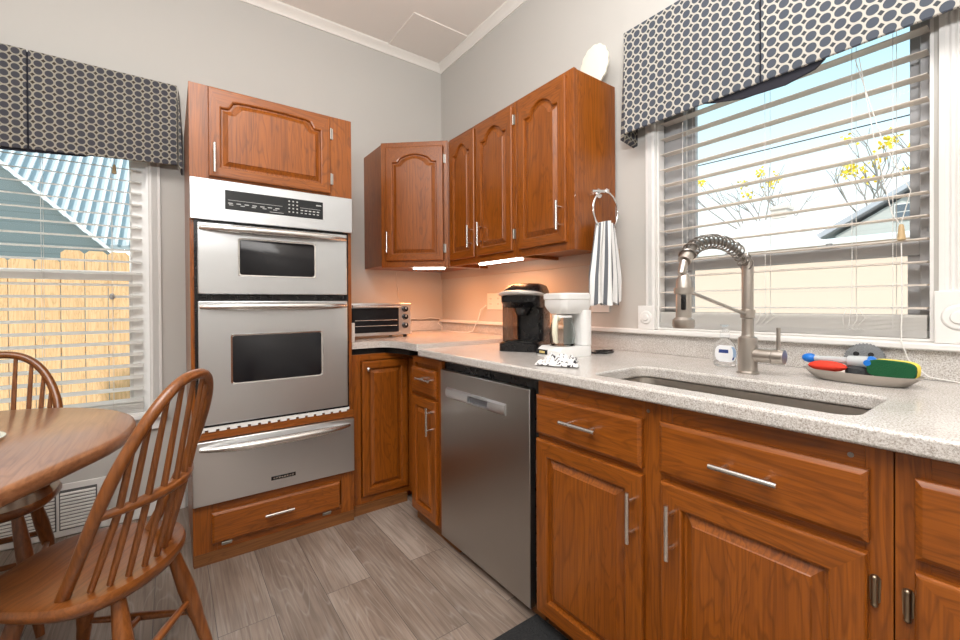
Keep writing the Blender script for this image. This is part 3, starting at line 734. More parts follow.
# spring wound along the hose
cum = [0]
for p, q in zip(arc[:-1], arc[1:]): cum.append(cum[-1]+(q-p).length)
tot = cum[-1]; turns = 17; pts = []
for i in range(turns*14+1):
    s = tot*i/(turns*14); k = max(j for j in range(len(cum)) if cum[j] <= s+1e-9); k = min(k, len(arc)-2)
    f = (s-cum[k])/max(1e-6, cum[k+1]-cum[k]); p = arc[k].lerp(arc[k+1], f); d = (arc[k+1]-arc[k]).normalized(); nn = Vector((0, 1, 0)); mm = d.cross(nn)
    ph = 2*PI*i/14; pts.append(p+(nn*math.cos(ph)+mm*math.sin(ph))*.0195)
obj('spring', B().tube(pts, .0025, 6), nickel_d, fa)
e = arc[-1]; d = (arc[-1]-arc[-3]).normalized()
b = B(); b.tube([e-d*.012, e+d*.018], [.0165, .0165], 16); sp0 = e+d*.018
b.tube([sp0, sp0+Vector((-.012, 0, -.03)), Vector((-.668, fy, 1.205))], [.010, .010, .010], 12); obj('hose_collar', b, nickel, fa)
b = B(); b.tube([(-.668, fy, 1.212), (-.670, fy, 1.195), (-.671, fy, 1.110), (-.672, fy, 1.098), (-.672, fy, 1.092), (-.672, fy, 1.076), (-.672, fy, 1.070)], [.011, .0185, .019, .019, .027, .0275, .025], 22)
sh = obj('spray_head', b, nickel, fa); obj('spray_button', rbox(-.6945, -.684, fy-.0155, fy-.004, 1.118, 1.158), black, sh, bevel=.003)
b = B(); b.cyl((-.305, fy, 1.100), (-.650, fy, 1.168), .0048, seg=10); obj('support_arm', b, nickel, fa)
b = B(); b.lathe([(.021, -.008), (.024, -.008), (.024, .008), (.021, .008)], (-.670, fy, 1.168), cap=False); obj('holder_ring', b, nickel, fa)
b = B(); b.cyl((fx, fy-.02, .972), (fx, fy-.068, .972), .021, seg=22); b.cyl((fx, fy-.069, .972), (fx, fy-.100, .972), .0225, seg=22); lv = obj('valve', b, nickel, fa, bevel=.0015)
b = B(); b.tube([(fx-.002, fy-.084, .985), (fx-.006, fy-.086, 1.06)], [.0055, .0055], 12); obj('lever', b, nickel, lv)

# ================================================================= DISHWASHER
dw = thing('dishwasher', 'stainless steel dishwasher under the long countertop', 'dishwasher', (-.36, -1.49, 0))
obj('tub', rbox(-.700, -.05, -1.832, -1.182, .055, .862), black, dw)
d = obj('door', rbox(-.728, -.701, -1.802, -1.184, .042, .830), steel_dw, dw, bevel=.003)
b = B(); prof = [(.728, .708), (.737, .714), (.740, .730), (.737, .748), (.728, .755)]
b.loops([[(-x, y, z) for x, z in prof] for y in (-1.672, -1.565)]); b.loops([[(-x, y, z) for x, z in prof] for y in (-1.425, -1.245)])
b.loops([[(-x, y, z) for x, z in [(.728, .745), (.737, .745), (.736, .750), (.728, .755)]] for y in (-1.565, -1.425)]); b.loops([[(-x, y, z) for x, z in [(.728, .708), (.737, .714), (.737, .718), (.728, .718)]] for y in (-1.565, -1.425)])
obj('handle_band', b, steel_m, d)
obj('handle_pocket', rbox(-.7295, -.7285, -1.562, -1.428, .719, .744), mat('pocket_grey', (.10, .10, .11), .4), d)
obj('toe_panel', rbox(-.685, -.67, -1.832, -1.305, .0, .036), toe_y, dw)

# ================================================================= APPLIANCES ON THE COUNTER
t = thing('toaster_oven', 'chrome and steel toaster oven with three black knobs', 'toaster oven', (-.735, -.39, .936))
tx0, tx1, ty0, ty1, tz0, tz1 = -.935, -.542, -.520, -.24, .953, 1.146
b = B(); b.box(tx0, tx1, ty0, ty1, tz0, tz1); obj('shell', b, steel_m, t, bevel=.006)
for px_ in (tx0+.03, tx1-.03):
    for py_ in (ty0+.03, ty1-.03): obj('foot', B().cyl((px_, py_, .9365), (px_, py_, .953), .012), black, t)
d = obj('glass_door', rbox(tx0+.012, tx1-.088, ty0-.010, ty0-.0005, .972, 1.118), black_g, t, bevel=.003)
obj('door_rail', rbox(tx0+.004, tx1-.082, ty0-.012, ty0-.0005, .956, .971), steel_m, d)
b = B(); b.cyl((tx0+.01, ty0-.026, 1.129), (tx1-.088, ty0-.026, 1.129), .009); b.box(tx0+.02, tx0+.03, ty0-.024, ty0, 1.124, 1.134); b.box(tx1-.11, tx1-.10, ty0-.024, ty0, 1.124, 1.134); obj('handle', b, chrome, d)
b = B()
for zz in (1.045, 1.012): b.cyl((tx0+.03, ty0-.0115, zz), (tx1-.10, ty0-.0115, zz), .0018, seg=8)
obj('rack', b, steel_h, d)
for zz in (1.110, 1.062, 1.010):
    k_ = obj('knob', B().cyl((tx1-.045, ty0-.0005, zz), (tx1-.045, ty0-.018, zz), .0185, .016, 24), black, t)
    obj('knob_pointer', rbox(tx1-.047, tx1-.043, ty0-.0195, ty0-.018, zz, zz+.014), white_p, k_)
obj('cord', B().tube([(-.542, -.30, .99), (-.50, -.31, 1.00), (-.475, -.33, .975), (-.485, -.36, .945), (-.52, -.34, .9405), (-.53, -.25, .9405), (-.5, -.15, .9405)], .0035, 8), black, t)

# pod coffee maker (local frame: -y is the front)
def rotated(name, label, cat, x, y, z, facing):
    a = math.atan2(facing[1], facing[0])
    return thing(name, label, cat, (x, y, z), a+PI/2)
k = rotated('pod_coffee_maker', 'black single-serve pod coffee maker with silver handle', 'coffee maker', -.325, -1.345, .9135, (-.84, -.54))
b = B()
def rr2(x0, x1, y0, y1, z, r=.03): return [(x, y, z) for x, y in rect_pts(x0, x1, y0, y1, r, 6)]
b.loops([rr2(-.098, .098, -.155, .15, 0), rr2(-.098, .098, -.155, .15, .035), rr2(-.092, .092, -.148, .15, .042)]); obj('base', b, black, k, local=True)
b = B(); b.loops([rr2(-.040, .094, -.05, .15, .0425), rr2(-.040, .094, -.05, .15, .23)]); obj('tower', b, black, k, local=True, bevel=.003)
b = B(); b.loops([rr2(-.090, .092, -.11, .15, .205, .045), rr2(-.095, .095, -.14, .15, .232, .04), rr2(-.095, .095, -.14, .15, .262, .04), rr2(-.090, .090, -.115, .15, .290, .04), rr2(-.08, .08, -.07, .145, .315, .04), rr2(-.06, .06, -.02, .13, .325, .04)])
hd = obj('brew_head', b, black, k, local=True)
b = B(); P = []
for q in range(21):
    t_ = PI*q/20; P.append((-.100*math.cos(t_), -.075-.085*math.sin(t_)**.7, .266+.01*math.sin(t_)))
b.tube(P, [.012+.007*math.sin(PI*q/20) for q in range(21)], 10, flat=.6); obj('handle', b, mat('satin_silver', (.62, .61, .59), .3, .4), hd, local=True)
b = B(); b.lathe([(.020, .165), (.030, .175), (.040, .205)], (0, -.075, 0)); obj('pod_holder', b, black, hd, local=True)
b = B(); b.loops([rr2(-.097, -.045, -.10, .14, .0425, .02), rr2(-.097, -.045, -.10, .14, .255, .02)]); obj('water_tank', b, smoke, k, local=True)
b = B(); b.loops([rr2(-.07, .07, -.145, -.03, .0425, .02), rr2(-.07, .07, -.145, -.03, .048, .02)]); obj('drip_tray', b, mat('tray_dark', (.03, .03, .03), .35, .6), k, local=True)

# drip coffee maker
k = rotated('drip_coffee_maker', 'white drip coffee maker with glass carafe beside the black one', 'coffee maker', -.385, -1.655, .9135, (-1, .10))
b = B(); b.loops([rr2(-.072, .072, -.105, .10, 0, .025), rr2(-.072, .072, -.105, .10, .028, .025), rr2(-.068, .068, -.085, .10, .043, .025)]); bs_ = obj('base', b, white_p, k, local=True)
b = B(); b.box(-.060, .012, -.1085, -.099, .010, .030); pnl = obj('display', b, panel_m, bs_, local=True)
b = B()
for q in range(4): b.box(-.036+.009*q, -.030+.009*q, -.1095, -.1085, .015, .024)
obj('clock_digits', b, mat('digit_amber', (.35, .28, .12), .5, emit=(.9, .65, .2), es=.4), pnl, local=True)
b = B(); b.loops([rr2(-.070, .070, .045, .10, .0435, .02), rr2(-.070, .070, .045, .10, .195, .02)]); obj('water_column', b, white_p, k, local=True, bevel=.002)
b = B(); b.loops([rr2(-.050, .050, -.05, .10, .180, .03), rr2(-.062, .062, -.060, .10, .196, .03), rr2(-.070, .070, -.068, .10, .214, .03), rr2(-.070, .070, -.068, .10, .240, .03), rr2(-.073, .073, -.072, .10, .243, .03), rr2(-.072, .072, -.072, .10, .262, .03), rr2(-.066, .066, -.062, .095, .268, .03)]); obj('filter_housing', b, white_p, k, local=True)
b = B(); b.lathe([(.046, .0), (.052, .008), (.055, .045), (.050, .085), (.040, .112), (.040, .118), (.038, .118), (.038, .112), (.048, .085), (.053, .045), (.050, .009), (.044, .003)], (0, -.013, .0445), 32)
cf = obj('carafe', b, glass_c, k, local=True)
b = B(); b.lathe([(.043, .0), (.043, .010), (.030, .014)], (0, -.013, .1635), 28); obj('carafe_lid', b, white_p, cf, local=True)
b = B(); b.tube([(.45*r_, -.013-.9*r_, z_) for r_, z_ in ((.040, .158), (.070, .165), (.080, .145), (.081, .10), (.074, .068), (.062, .064))], [.009, .011, .0115, .0115, .010, .008], 12, flat=1.2); obj('carafe_handle', b, cream_p, cf, local=True)
b = B(); b.lathe([(.054, 0), (.054, .001)], (0, -.013, .0433)); obj('hot_plate', b, black, k, local=True)
tag(obj('coffee_maker_cord', B().tube([(-.290, -1.70, .924), (-.25, -1.71, .918), (-.20, -1.70, .918), (-.15, -1.725, .925), (-.12, -1.71, .918), (-.13, -1.66, .918), (-.19, -1.66, .918), (-.25, -1.72, .920), (-.22, -1.745, .918), (-.16, -1.735, .918)], .004, 8), black, origin=(-.2, -1.7, .914)), 'black power cord coiled on the counter right of the white coffee maker', 'cord')

# dish cloth lying crumpled
def splotch():
    m, t, p = new_mat('printed_cloth')
    tcn = t.nodes.new('ShaderNodeTexCoord'); n = t.nodes.new('ShaderNodeTexNoise'); n.inputs['Scale'].default_value = 80; n.inputs['Detail'].default_value = 2
    t.links.new(tcn.outputs['Object'], n.inputs['Vector'])
    t.links.new(ramp(t, n.outputs['Fac'], [(.0, (.80, .80, .80)), (.575, (.80, .80, .80)), (.60, (.03, .03, .04))]), p.inputs['Base Color']); p.inputs['Roughness'].default_value = .9
    return m
b = B(); nx, ny = 36, 28
c00, c10, c11, c01 = [Vector(q) for q in ((-.700, -1.800), (-.640, -1.945), (-.500, -1.835), (-.535, -1.680))]
vs = []; rnd = random.Random(3)
for j in range(ny+1):
    row = []
    for i in range(nx+1):
        u, v = i/nx, j/ny; p = (c00*(1-u)+c10*u)*(1-v) + (c01*(1-u)+c11*u)*v
        p = p+Vector((.006*math.sin(9*u+2*v), .008*math.sin(7*v+3*u)))
        edge = min(1, 7*min(u, 1-u, 2*v, 1-v)+.05)
        h = .915+.022*edge*(abs(math.sin(11*u+2.2*math.sin(3*v)))**1.2)*(.55+.45*v)+.010*edge*math.sin(17*v+8*u)**2
        row.append(b.bm.verts.new((p.x, p.y, h+.002)))
    vs.append(row)
for j in range(ny):
    for i in range(nx): b.face([vs[j][i], vs[j][i+1], vs[j+1][i+1], vs[j+1][i]])
o = obj('dish_cloth', b, splotch(), origin=(-.6, -1.81, .914)); md = o.modifiers.new('s', 'SOLIDIFY'); md.thickness = .0015
tag(o, 'crumpled white dish cloth with black print on the counter edge', 'cloth')

# soap
sp_ = thing('soap_bottle', 'clear hand soap bottle with white label, left of the faucet', 'bottle', (-.185, -2.222, .9135))
b = B(); b.lathe([(.024, 0), (.036, .004), (.0385, .02), (.039, .055), (.034, .075), (.022, .090), (.013, .096), (.013, .100)], (-.185, -2.222, .9135), 28, sx=.62, sy=1); 
sb = obj('bottle_body', b, clear, sp_)
b = B(); b.lathe([(.0155, 0), (.0155, .022), (.009, .024), (.008, .040), (.014, .041), (.014, .047)], (-.185, -2.222, 1.0135)); obj('pump', b, clear, sp_)
# label: curved patch facing the room
b = B(); a0 = math.atan2(-.7, -1.6)
rows = []
for q, (wd_, zz) in enumerate([(.45, .018), (.72, .024), (.85, .034), (.88, .048), (.85, .060), (.70, .070), (.45, .075)]):
    row = []
    for i in range(11):
        a = PI+.35+1.15*wd_*(i/10*2-1); rr_ = .0402 if zz < .06 else .0398-(zz-.058)*.22
        row.append(b.bm.verts.new((-.185+rr_*.62*math.cos(a), -2.222+rr_*math.sin(a), .9135+zz)))
    rows.append(row)
for j in range(6):
    for i in range(10): b.face([rows[j][i], rows[j][i+1], rows[j+1][i+1], rows[j+1][i]], 1 if (j == 3 and 2 <= i <= 5) or (j == 1 and i == 8) else (2 if i >= 8 and 2 <= j <= 4 else 0))
obj('label', b, [mat('label_white', (.85, .87, .9), .4), mat('label_blue', (.02, .05, .22), .4), mat('label_pale_blue', (.35, .48, .68), .4)], sp_)

# tray with scrubbers
tr = Vector((-.215, -2.588)); ta = math.atan2(-1, -.12)
def tl(x, y, z): c_, s_ = math.cos(ta), math.sin(ta); return (tr.x+x*c_-y*s_, tr.y+x*s_+y*c_, z)
def ell(a, bb, z, n=36): return [tl(a*math.copysign(abs(math.cos(2*PI*k/n))**.75, math.cos(2*PI*k/n)), bb*math.copysign(abs(math.sin(2*PI*k/n))**.85, math.sin(2*PI*k/n)), z) for k in range(n)]
b = B(); b.loops([ell(.092, .042, .9138), ell(.100, .047, .916), ell(.128, .060, .940), ell(.131, .062, .943), ell(.127, .059, .942), ell(.098, .045, .919), ell(.09, .04, .917)])
tag(obj('sponge_tray', b, nickel, origin=(tr.x, tr.y, .9138)), 'shallow oval metal tray holding scrubbing sponges, right of the faucet', 'tray')
sg = thing('scrub_sponge', 'green and yellow scrub sponge leaning in the metal tray', 'sponge', tl(.075, .0, .932))
def pill(L_, H_, n=24): return [(L_/2*math.copysign(abs(math.cos(2*PI*k/n))**.5, math.cos(2*PI*k/n)), H_/2*math.copysign(abs(math.sin(2*PI*k/n))**.6, math.sin(2*PI*k/n))) for k in range(n)]
def spslab(y0, y1, ex=0): return [[tl(.070+u*(1+ex), y+(.15)*v, .958+v+.03*u*-1) for u, v in pill(.098, .046)] for y in (y0, y1)]
obj('green_pad', B().loops(spslab(-.016, -.003)), mat('scour_green', (.008, .085, .03), .95, bump=.6, bscale=400), sg, bevel=.002)
obj('yellow_foam', B().loops(spslab(-.0025, .024)), mat('foam_yellow', (.85, .68, .10), .9, bump=.4, bscale=300), sg, bevel=.003)
br = thing('dish_brush', 'clear-handled dish brush with blue ends lying in the metal tray', 'brush', tl(-.02, 0, .95))
P0 = Vector(tl(-.118, .012, .967)); P1 = Vector(tl(-.030, .010, .969)); P2 = Vector(tl(.020, .008, .970))
obj('handle', B().tube([P0, P1, P1.lerp(P2, .1), P2], [.0085, .0095, .015, .016], 16), cloudy, br)
b = B(); b.sphere(P0-Vector((0, -.004, 0)), .014, (1, 1.4, 1)); obj('end_cap', b, mat('bright_blue', (.01, .17, .62), .35), br)
b = B(); b.sphere(P2+Vector((0, -.004, .001)), .016, (1, .9, 1)); b.cyl(P2+Vector((-.01, 0, 0)), P2+Vector((-.024, 0, 0)), .008); obj('blue_collar', b, bpy.data.materials['bright_blue'], br)
b = B(); q0 = Vector(tl(-.005, .015, .945)); b.lathe([(.026, -.018), (.030, -.008), (.029, .006), (.020, .012)], q0, 24); obj('bristles', b, mat('bristle_dark', (.05, .055, .06), .8, bump=.8, bscale=500), br)
b = B(); b.sphere(tl(-.066, -.018, .951), .034, (.70, 1.35, .45)); 
tag(obj('red_scrubber', b, mat('scrub_red', (.75, .045, .02), .7, bump=.5, bscale=300), origin=tl(-.068, .026, .949)), 'red oval scrubber at the left end of the metal tray', 'scrubber')
# knobbly round scrubber leaning on the backsplash
b = B(); cc = Vector((-.055, -2.567, .962)); nrm = Vector((-1, 0, .25)).normalized(); aa = Vector((0, 1, 0)); bb_ = nrm.cross(aa).normalized()
if bb_.z < 0: bb_ = -bb_
def disc(r, w_, wob=0, n=72): return [cc+aa*(r+wob*(k % 2))*math.cos(2*PI*k/n)+bb_*(r+wob*(k % 2))*math.sin(2*PI*k/n)*.98+nrm*w_ for k in range(n)]
b.loops([disc(.040, -.008), disc(.046, -.004, .004), disc(.046, .006, .004), disc(.040, .012), disc(.020, .014), disc(.005, .014)])
sc_ = thing('round_scrubber', 'round grey mesh scrubber with two dark spots behind the tray', 'scrubber', cc)
obj('mesh_disc', b, mat('scrubber_grey', (.20, .21, .22), .9, bump=1, bscale=350), sc_)
b = B()
for s in (-.017, .017): b.cyl(cc+aa*s+bb_*.012+nrm*.0125, cc+aa*s+bb_*.012+nrm*.0165, .007, seg=16)
obj('spots', b, black, sc_)

# white cords on the corner counter
tag(obj('phone_cord', B().tube([(-.012, -.60, 1.13), (-.05, -.585, 1.10), (-.055, -.56, 1.03), (-.06, -.50, .95), (-.07, -.46, .9395), (-.11, -.38, .9395), (-.10, -.28, .9395), (-.08, -.20, .9395), (-.08, -.12, .9395), (-.06, -.09, .965), (-.07, -.05, .99), (-.055, -.05, 1.026), (-.12, -.012, 1.034), (-.20, -.012, 1.024), (-.28, -.012, 1.03), (-.34, -.012, 1.024)], .0035, 8), cord_m, origin=(-.15, -.3, .94)), 'white cord wandering over the corner counter behind the toaster oven', 'cord')
tag(obj('light_cord', B().tube([(-.40, -.006, 1.376), (-.402, -.006, 1.30), (-.385, -.006, 1.24), (-.388, -.006, 1.2), (-.378, -.008, 1.10), (-.385, -.008, 1.03)], .0018, 6), cord_m, origin=(-.39, -.01, 1.2)), 'thin white cord hanging on the back wall below the corner cabinet', 'cord')

# outlets
def outlet(label, y0, y1, z0, z1, gangs):
    o = thing('wall_outlet', label, 'outlet', (0, (y0+y1)/2, (z0+z1)/2))
    obj('cover_plate', rbox(-.006, -.0005, y0, y1, z0, z1), trim_m, o, bevel=.002)
    for g in range(gangs):
        cy_ = y0+(y1-y0)*(g+.5)/gangs
        for dz in (-.018, .018):
            b = B(); b.box(-.0075, -.006, cy_-.014, cy_+.014, (z0+z1)/2+dz-.013, (z0+z1)/2+dz+.013); r_ = obj('receptacle', b, white_p, o)
            b = B(); b.box(-.0080, -.0075, cy_-.007, cy_-.005, (z0+z1)/2+dz-.004, (z0+z1)/2+dz+.005); b.box(-.0080, -.0075, cy_+.005, cy_+.007, (z0+z1)/2+dz-.004, (z0+z1)/2+dz+.005); obj('slots', b, black, r_)
outlet('white double outlet plate left of the black coffee maker', -.765, -.60, 1.10, 1.21, 2)
outlet('white outlet plate below the hanging towel', -1.600, -1.49, 1.092, 1.205, 2)

# under-cabinet lights
def led(label, p, q, nrm_):
    p, q = Vector(p), Vector(q); o = thing('under_cabinet_light', label, 'light', tuple((p+q)/2), 0, 'slim lights under the wall cabinets')
    d = (q-p).normalized(); s_ = Vector((-d.y, d.x, 0))
    def bxs(a, z0, z1, e0, e1):
        P = [p+d*e0-s_*a, q+d*e1-s_*a, q+d*e1+s_*a, p+d*e0+s_*a]
        return [[Vector((v.x, v.y, z)) for v in P] for z in (z0, z1)]
    obj('housing', B().loops(bxs(.017, p.z+.005, p.z+.009, -.03, .03)), grey_led, o)
    obj('tube', B().loops(bxs(.012, p.z-.007, p.z+.005, 0, 0)), led_m, o, bevel=.002)
    l = light('under_cabinet_lamp', 'AREA', tuple((p+q)/2-Vector((0, 0, .012))), 2.5, (1, .31, .05), (q-p).length, .02)
    l.rotation_euler = (0, 0, math.atan2(d.y, d.x)); l.parent = None
led('slim lit strip light under the diagonal corner cabinet', (-.455, -.385, 1.377), (-.285, -.505, 1.377), None)
led('slim lit strip light under the two door wall cabinet', (-.235, -.84, 1.380), (-.235, -1.215, 1.380), None)
tag(obj('strip_light_cord', B().tube([(-.26, -.52, 1.384), (-.20, -.58, 1.378), (-.15, -.66, 1.368), (-.16, -.73, 1.362), (-.21, -.79, 1.378), (-.235, -.82, 1.384)], .0022, 6), cord_m, origin=(-.2, -.7, 1.37)), 'thin white cord linking the two under-cabinet strip lights', 'cord')

# towel ring + towel
tg = thing('towel_ring', 'chrome towel ring on the side of the end wall cabinet', 'towel ring', (-.16, -1.655, 1.64))
b = B(); b.cyl((-.155, -1.6515, 1.645), (-.155, -1.660, 1.645), .022); b.cyl((-.155, -1.660, 1.645), (-.155, -1.705, 1.645), .008); b.box(-.166, -.144, -1.709, -1.697, 1.635, 1.655); b.cyl((-.255, -1.70, 1.633), (-.155, -1.70, 1.645), .006, .008)
obj('mount', b, chrome, tg)
obj('ring', B().tube([(-.160+.088*math.cos(2*PI*k_/48), -1.70, 1.556+.088*math.sin(2*PI*k_/48)) for k_ in range(48)], .0048, 10, closed=True), chrome, tg)
# towel: gathered vertical folds, stripes run down the cloth
b = B(); uvl = b.bm.loops.layers.uv.new('UVMap'); nx, nz = 72, 26; uvmap = {}
rows = []
for j in range(nz+1):
    v = j/nz; z = 1.488-.352*v; row = []
    half = .068+.040*min(1, v*1.5)+.006*v; cx_ = -.160
    for i in range(2*nx):
        s = i/(2*nx); ang = 2*PI*s
        front = i < nx; q = (s*2 if front else 2-s*2)
        x = cx_-half+2*half*q; fold = .014*math.sin(q*PI*7+.6*math.sin(3*v))*(.5+.5*v)+.006*math.sin(q*PI*3)
        yy = -1.700+(-.016 if front else .012)*math.sin(PI*min(1, max(0, q)))**.5+(fold if front else fold*.5)
        zz = z+(.02*math.cos((q-.5)*PI)*(1-v)) - (.010*math.sin(q*17) if j == nz else 0)
        vv = b.bm.verts.new((x, min(yy, -1.6785), zz)); uvmap[vv] = (q*.36+(0 if front else .18), v); row.append(vv)
    rows.append(row)
for j in range(nz):
    for i in range(2*nx):
        k_ = (i+1) % (2*nx); f = b.face([rows[j][i], rows[j][k_], rows[j+1][k_], rows[j+1][i]])
b.face(rows[0][::-1]); b.face(rows[-1])
for f in b.bm.faces:
    for l in f.loops: l[uvl].uv = uvmap[l.vert]
tag(obj('hand_towel', b, stripes('striped_towel', 'X', .045, .38, (.82, .82, .82), (.13, .14, .16)), origin=(-.16, -1.7, 1.49)), 'white hand towel with grey stripes hanging from the towel ring', 'towel')

# scalloped oval dish on top of the end wall cabinet
b = B(); n = 56
def scal(rx, rz, x, wob): return [(x-.02*(rz*math.sin(2*PI*k_/n))/.1*0, -1.590+(rx+wob*abs(math.sin(7*2*PI*k_/n)))*math.cos(2*PI*k_/n), 2.284+(rz+wob*abs(math.sin(7*2*PI*k_/n)))*math.sin(2*PI*k_/n)) for k_ in range(n)]
b.loops([scal(.075, .088, -.085, .004), scal(.080, .094, -.092, .005), scal(.080, .094, -.100, .005), scal(.065, .078, -.106, .001), scal(.03, .04, -.104, 0)])
tag(obj('scalloped_dish', b, mat('ivory_ceramic', (.78, .76, .66), .5, bump=.2, bscale=50), origin=(-.1, -1.59, 2.185)), 'ivory scalloped oval dish standing on top of the end wall cabinet', 'dish')

# ================================================================= VALANCES AND BLINDS
lin = mat('dark_lining', (.018, .018, .026), .9)
v = thing('window_valance', 'patterned box valance over the window beside the ovens', 'valance', (-2.3, -.06, 2.1))
YV = -.125
def zb_l(x): return 1.893+(x+1.72)*.055
for (a0, a1) in ((-3.0, -2.284), (-2.278, -1.722)):
    b = B(); b.loops([[(a0, YV, zb_l(a0)), (a1, YV, zb_l(a1)), (a1, YV, 2.318), (a0, YV, 2.318)], [(a0, YV+.012, zb_l(a0)), (a1, YV+.012, zb_l(a1)), (a1, YV+.012, 2.318), (a0, YV+.012, 2.318)]]); obj('front_panel', b, fab_x, v, bevel=.003)
b = B(); b.loops([[(-1.717, YV+.004, 1.885), (-1.700, YV+.002, 1.872), (-1.706, YV+.01, 2.10), (-1.718, YV+.012, 2.314)], [(-1.704, -.002, 1.872), (-1.698, -.002, 1.872), (-1.696, -.002, 2.10), (-1.708, -.002, 2.314)]]); obj('side_panel', b, fab_y if False else fab_x, v)
obj('pleat', rbox(-2.2845, -2.2775, YV+.008, YV+.02, zb_l(-2.28)+.002, 2.31), lin, v)
obj('top_board', rbox(-3.0, -1.722, YV+.013, -.002, 2.285, 2.305), lin, v)
b = B(); b.loops([[(x, YV+.014, z) for x, z in ((-3.0, 2.0), (-3.0, zb_l(-3)-.010), (-2.3, zb_l(-2.3)-.010), (-2.09, zb_l(-2.09)-.004), (-2.06, zb_l(-2.06)+.01), (-2.06, 2.0))], [(x, YV+.020, z) for x, z in ((-3.0, 2.0), (-3.0, zb_l(-3)-.010), (-2.3, zb_l(-2.3)-.010), (-2.09, zb_l(-2.09)-.004), (-2.06, zb_l(-2.06)+.01), (-2.06, 2.0))]]); obj('lining', b, lin, v)

v = thing('window_valance', 'patterned box valance over the window above the sink', 'valance', (-.06, -2.4, 2.1))
XV = -.125
for (a0, a1) in ((-2.308, -1.772), (-3.3, -2.314)):
    b = B(); b.loops([[(XV, a0, 1.890), (XV, a1, 1.890), (XV, a1, 2.335), (XV, a0, 2.335)], [(XV+.012, a0, 1.890), (XV+.012, a1, 1.890), (XV+.012, a1, 2.335), (XV+.012, a0, 2.335)]]); obj('front_panel', b, fab_y, v, bevel=.003)
b = B(); b.loops([[(XV, -1.771, 1.884), (XV, -1.755, 1.866), (XV+.01, -1.762, 2.1), (XV+.012, -1.770, 2.33)], [(-.002, -1.760, 1.866), (-.002, -1.738, 1.862), (-.002, -1.752, 2.1), (-.002, -1.766, 2.33)]]); obj('side_panel', b, fab_x, v)
obj('pleat', rbox(XV+.008, XV+.02, -2.3145, -2.3075, 1.892, 2.33), lin, v)
obj('top_board', rbox(XV+.013, -.002, -3.3, -1.772, 2.30, 2.32), lin, v)
P = [(-2.10, 2.0), (-2.10, 1.90), (-2.15, 1.885), (-2.25, 1.862), (-2.38, 1.856), (-2.46, 1.872), (-2.485, 1.892), (-2.50, 1.92), (-2.5, 2.0)]
obj('lining', B().loops([[(XV+x, y, z) for y, z in P] for x in (.014, .022)]), lin, v)

def curved_slat(b, plane, a0, a1, c, z, wdt=.050, tilt=.0, mi=0):
    n = 5; top = []; bot = []
    for k_ in range(n+1):
        s = (k_/n-.5); off = s*wdt; h = .0035*(1-(2*s)**2)+off*math.sin(tilt)
        top.append((off*math.cos(tilt), z+h+.0013)); bot.append((off*math.cos(tilt), z+h-.0013))
    prof = top+bot[::-1]
    b.loops([[(c+o_, a, zz) if plane == 'x' else (a, c+o_, zz) for o_, zz in prof] for a in (a0, a1)], mi=mi)
def ladder(b, plane, a, c, z0, z1):
    for o_ in (-.024, .024):
        if plane == 'x': b.cyl((c+o_, a, z0), (c+o_, a, z1), .0009, seg=5)
        else: b.cyl((a, c+o_, z0), (a, c+o_, z1), .0009, seg=5)
def tassel(plane, a, c, z):
    b = B(); P_ = (c, a, z) if plane == 'x' else (a, c, z); b.lathe([(.004, .0), (.006, -.005), (.009, -.035), (.010, -.045), (.007, -.048)], P_, 14); return b
wood_t = mat('tassel_wood', (.55, .40, .22), .5)
bl = thing('venetian_blind', 'white slatted blind over the sink, its slats open to the sky', 'blind', (.03, -2.28, 1.03))
b = B(); xb = .026
for q in range(18): curved_slat(b, 'x', WR[0]+.014, WR[1]-.014, xb, 1.115+.0678*q, tilt=.02)
obj('slats', b, slat_b, bl)
b = B(); b.box(xb-.026, xb+.026, WR[0]+.014, WR[1]-.014, 1.030, 1.050)
for q in range(11): curved_slat(b, 'x', WR[0]+.014, WR[1]-.014, xb, 1.0525+.0040*q)
obj('bottom_rail', b, slat_m, bl)
b = B()
for yy in (-2.62, -2.525, -2.28, -1.99): ladder(b, 'x', yy, xb, 1.044, 2.24)
obj('ladder_cords', b, cord_m, bl)
b = B()
b.tube([(-.006, -2.535, 1.90), (-.008, -2.60, 1.62), (-.008, -2.66, 1.46), (-.008, -2.64, 1.37)], .0013, 6); b.tube([(-.008, -2.545, 1.90), (-.010, -2.585, 1.6), (-.010, -2.62, 1.40), (-.010, -2.64, 1.36)], .0013, 6)
b.tube([(-.008, -2.640, 1.31), (-.010, -2.642, 1.15), (-.042, -2.645, 1.022), (-.046, -2.66, .97), (-.046, -2.70, .925), (-.046, -2.76, .917)], .0016, 6)
obj('pull_cord', b, cord_m, bl); obj('tassel', tassel('x', -2.64, -.009, 1.365), wood_t, bl)
for dy in (0, .012, .024, -.012): obj('knotted_cord', B().tube([(-.004, -2.535+dy, 1.11), (-.008, -2.54+dy*1.5, 1.085), (-.006, -2.53+dy, 1.06), (-.008, -2.545+dy, 1.045)], .0011, 5), cord_m, bl)
for dy in (0, .015, -.015): obj('knotted_cord', B().tube([(-.004, -2.28+dy, 1.11), (-.008, -2.29+dy*1.5, 1.085), (-.006, -2.27+dy, 1.06)], .0011, 5), cord_m, bl)
b = B(); b.tube([(-.004, -1.975, 1.90), (-.006, -1.974, 1.30)], .0012, 6); obj('tilt_cord', b, cord_m, bl); b = B(); b.lathe([(.003, 0), (.010, -.006), (.012, -.022), (.006, -.032)], (-.006, -1.974, 1.30), 14); obj('cord_knob', b, white_p, bl)

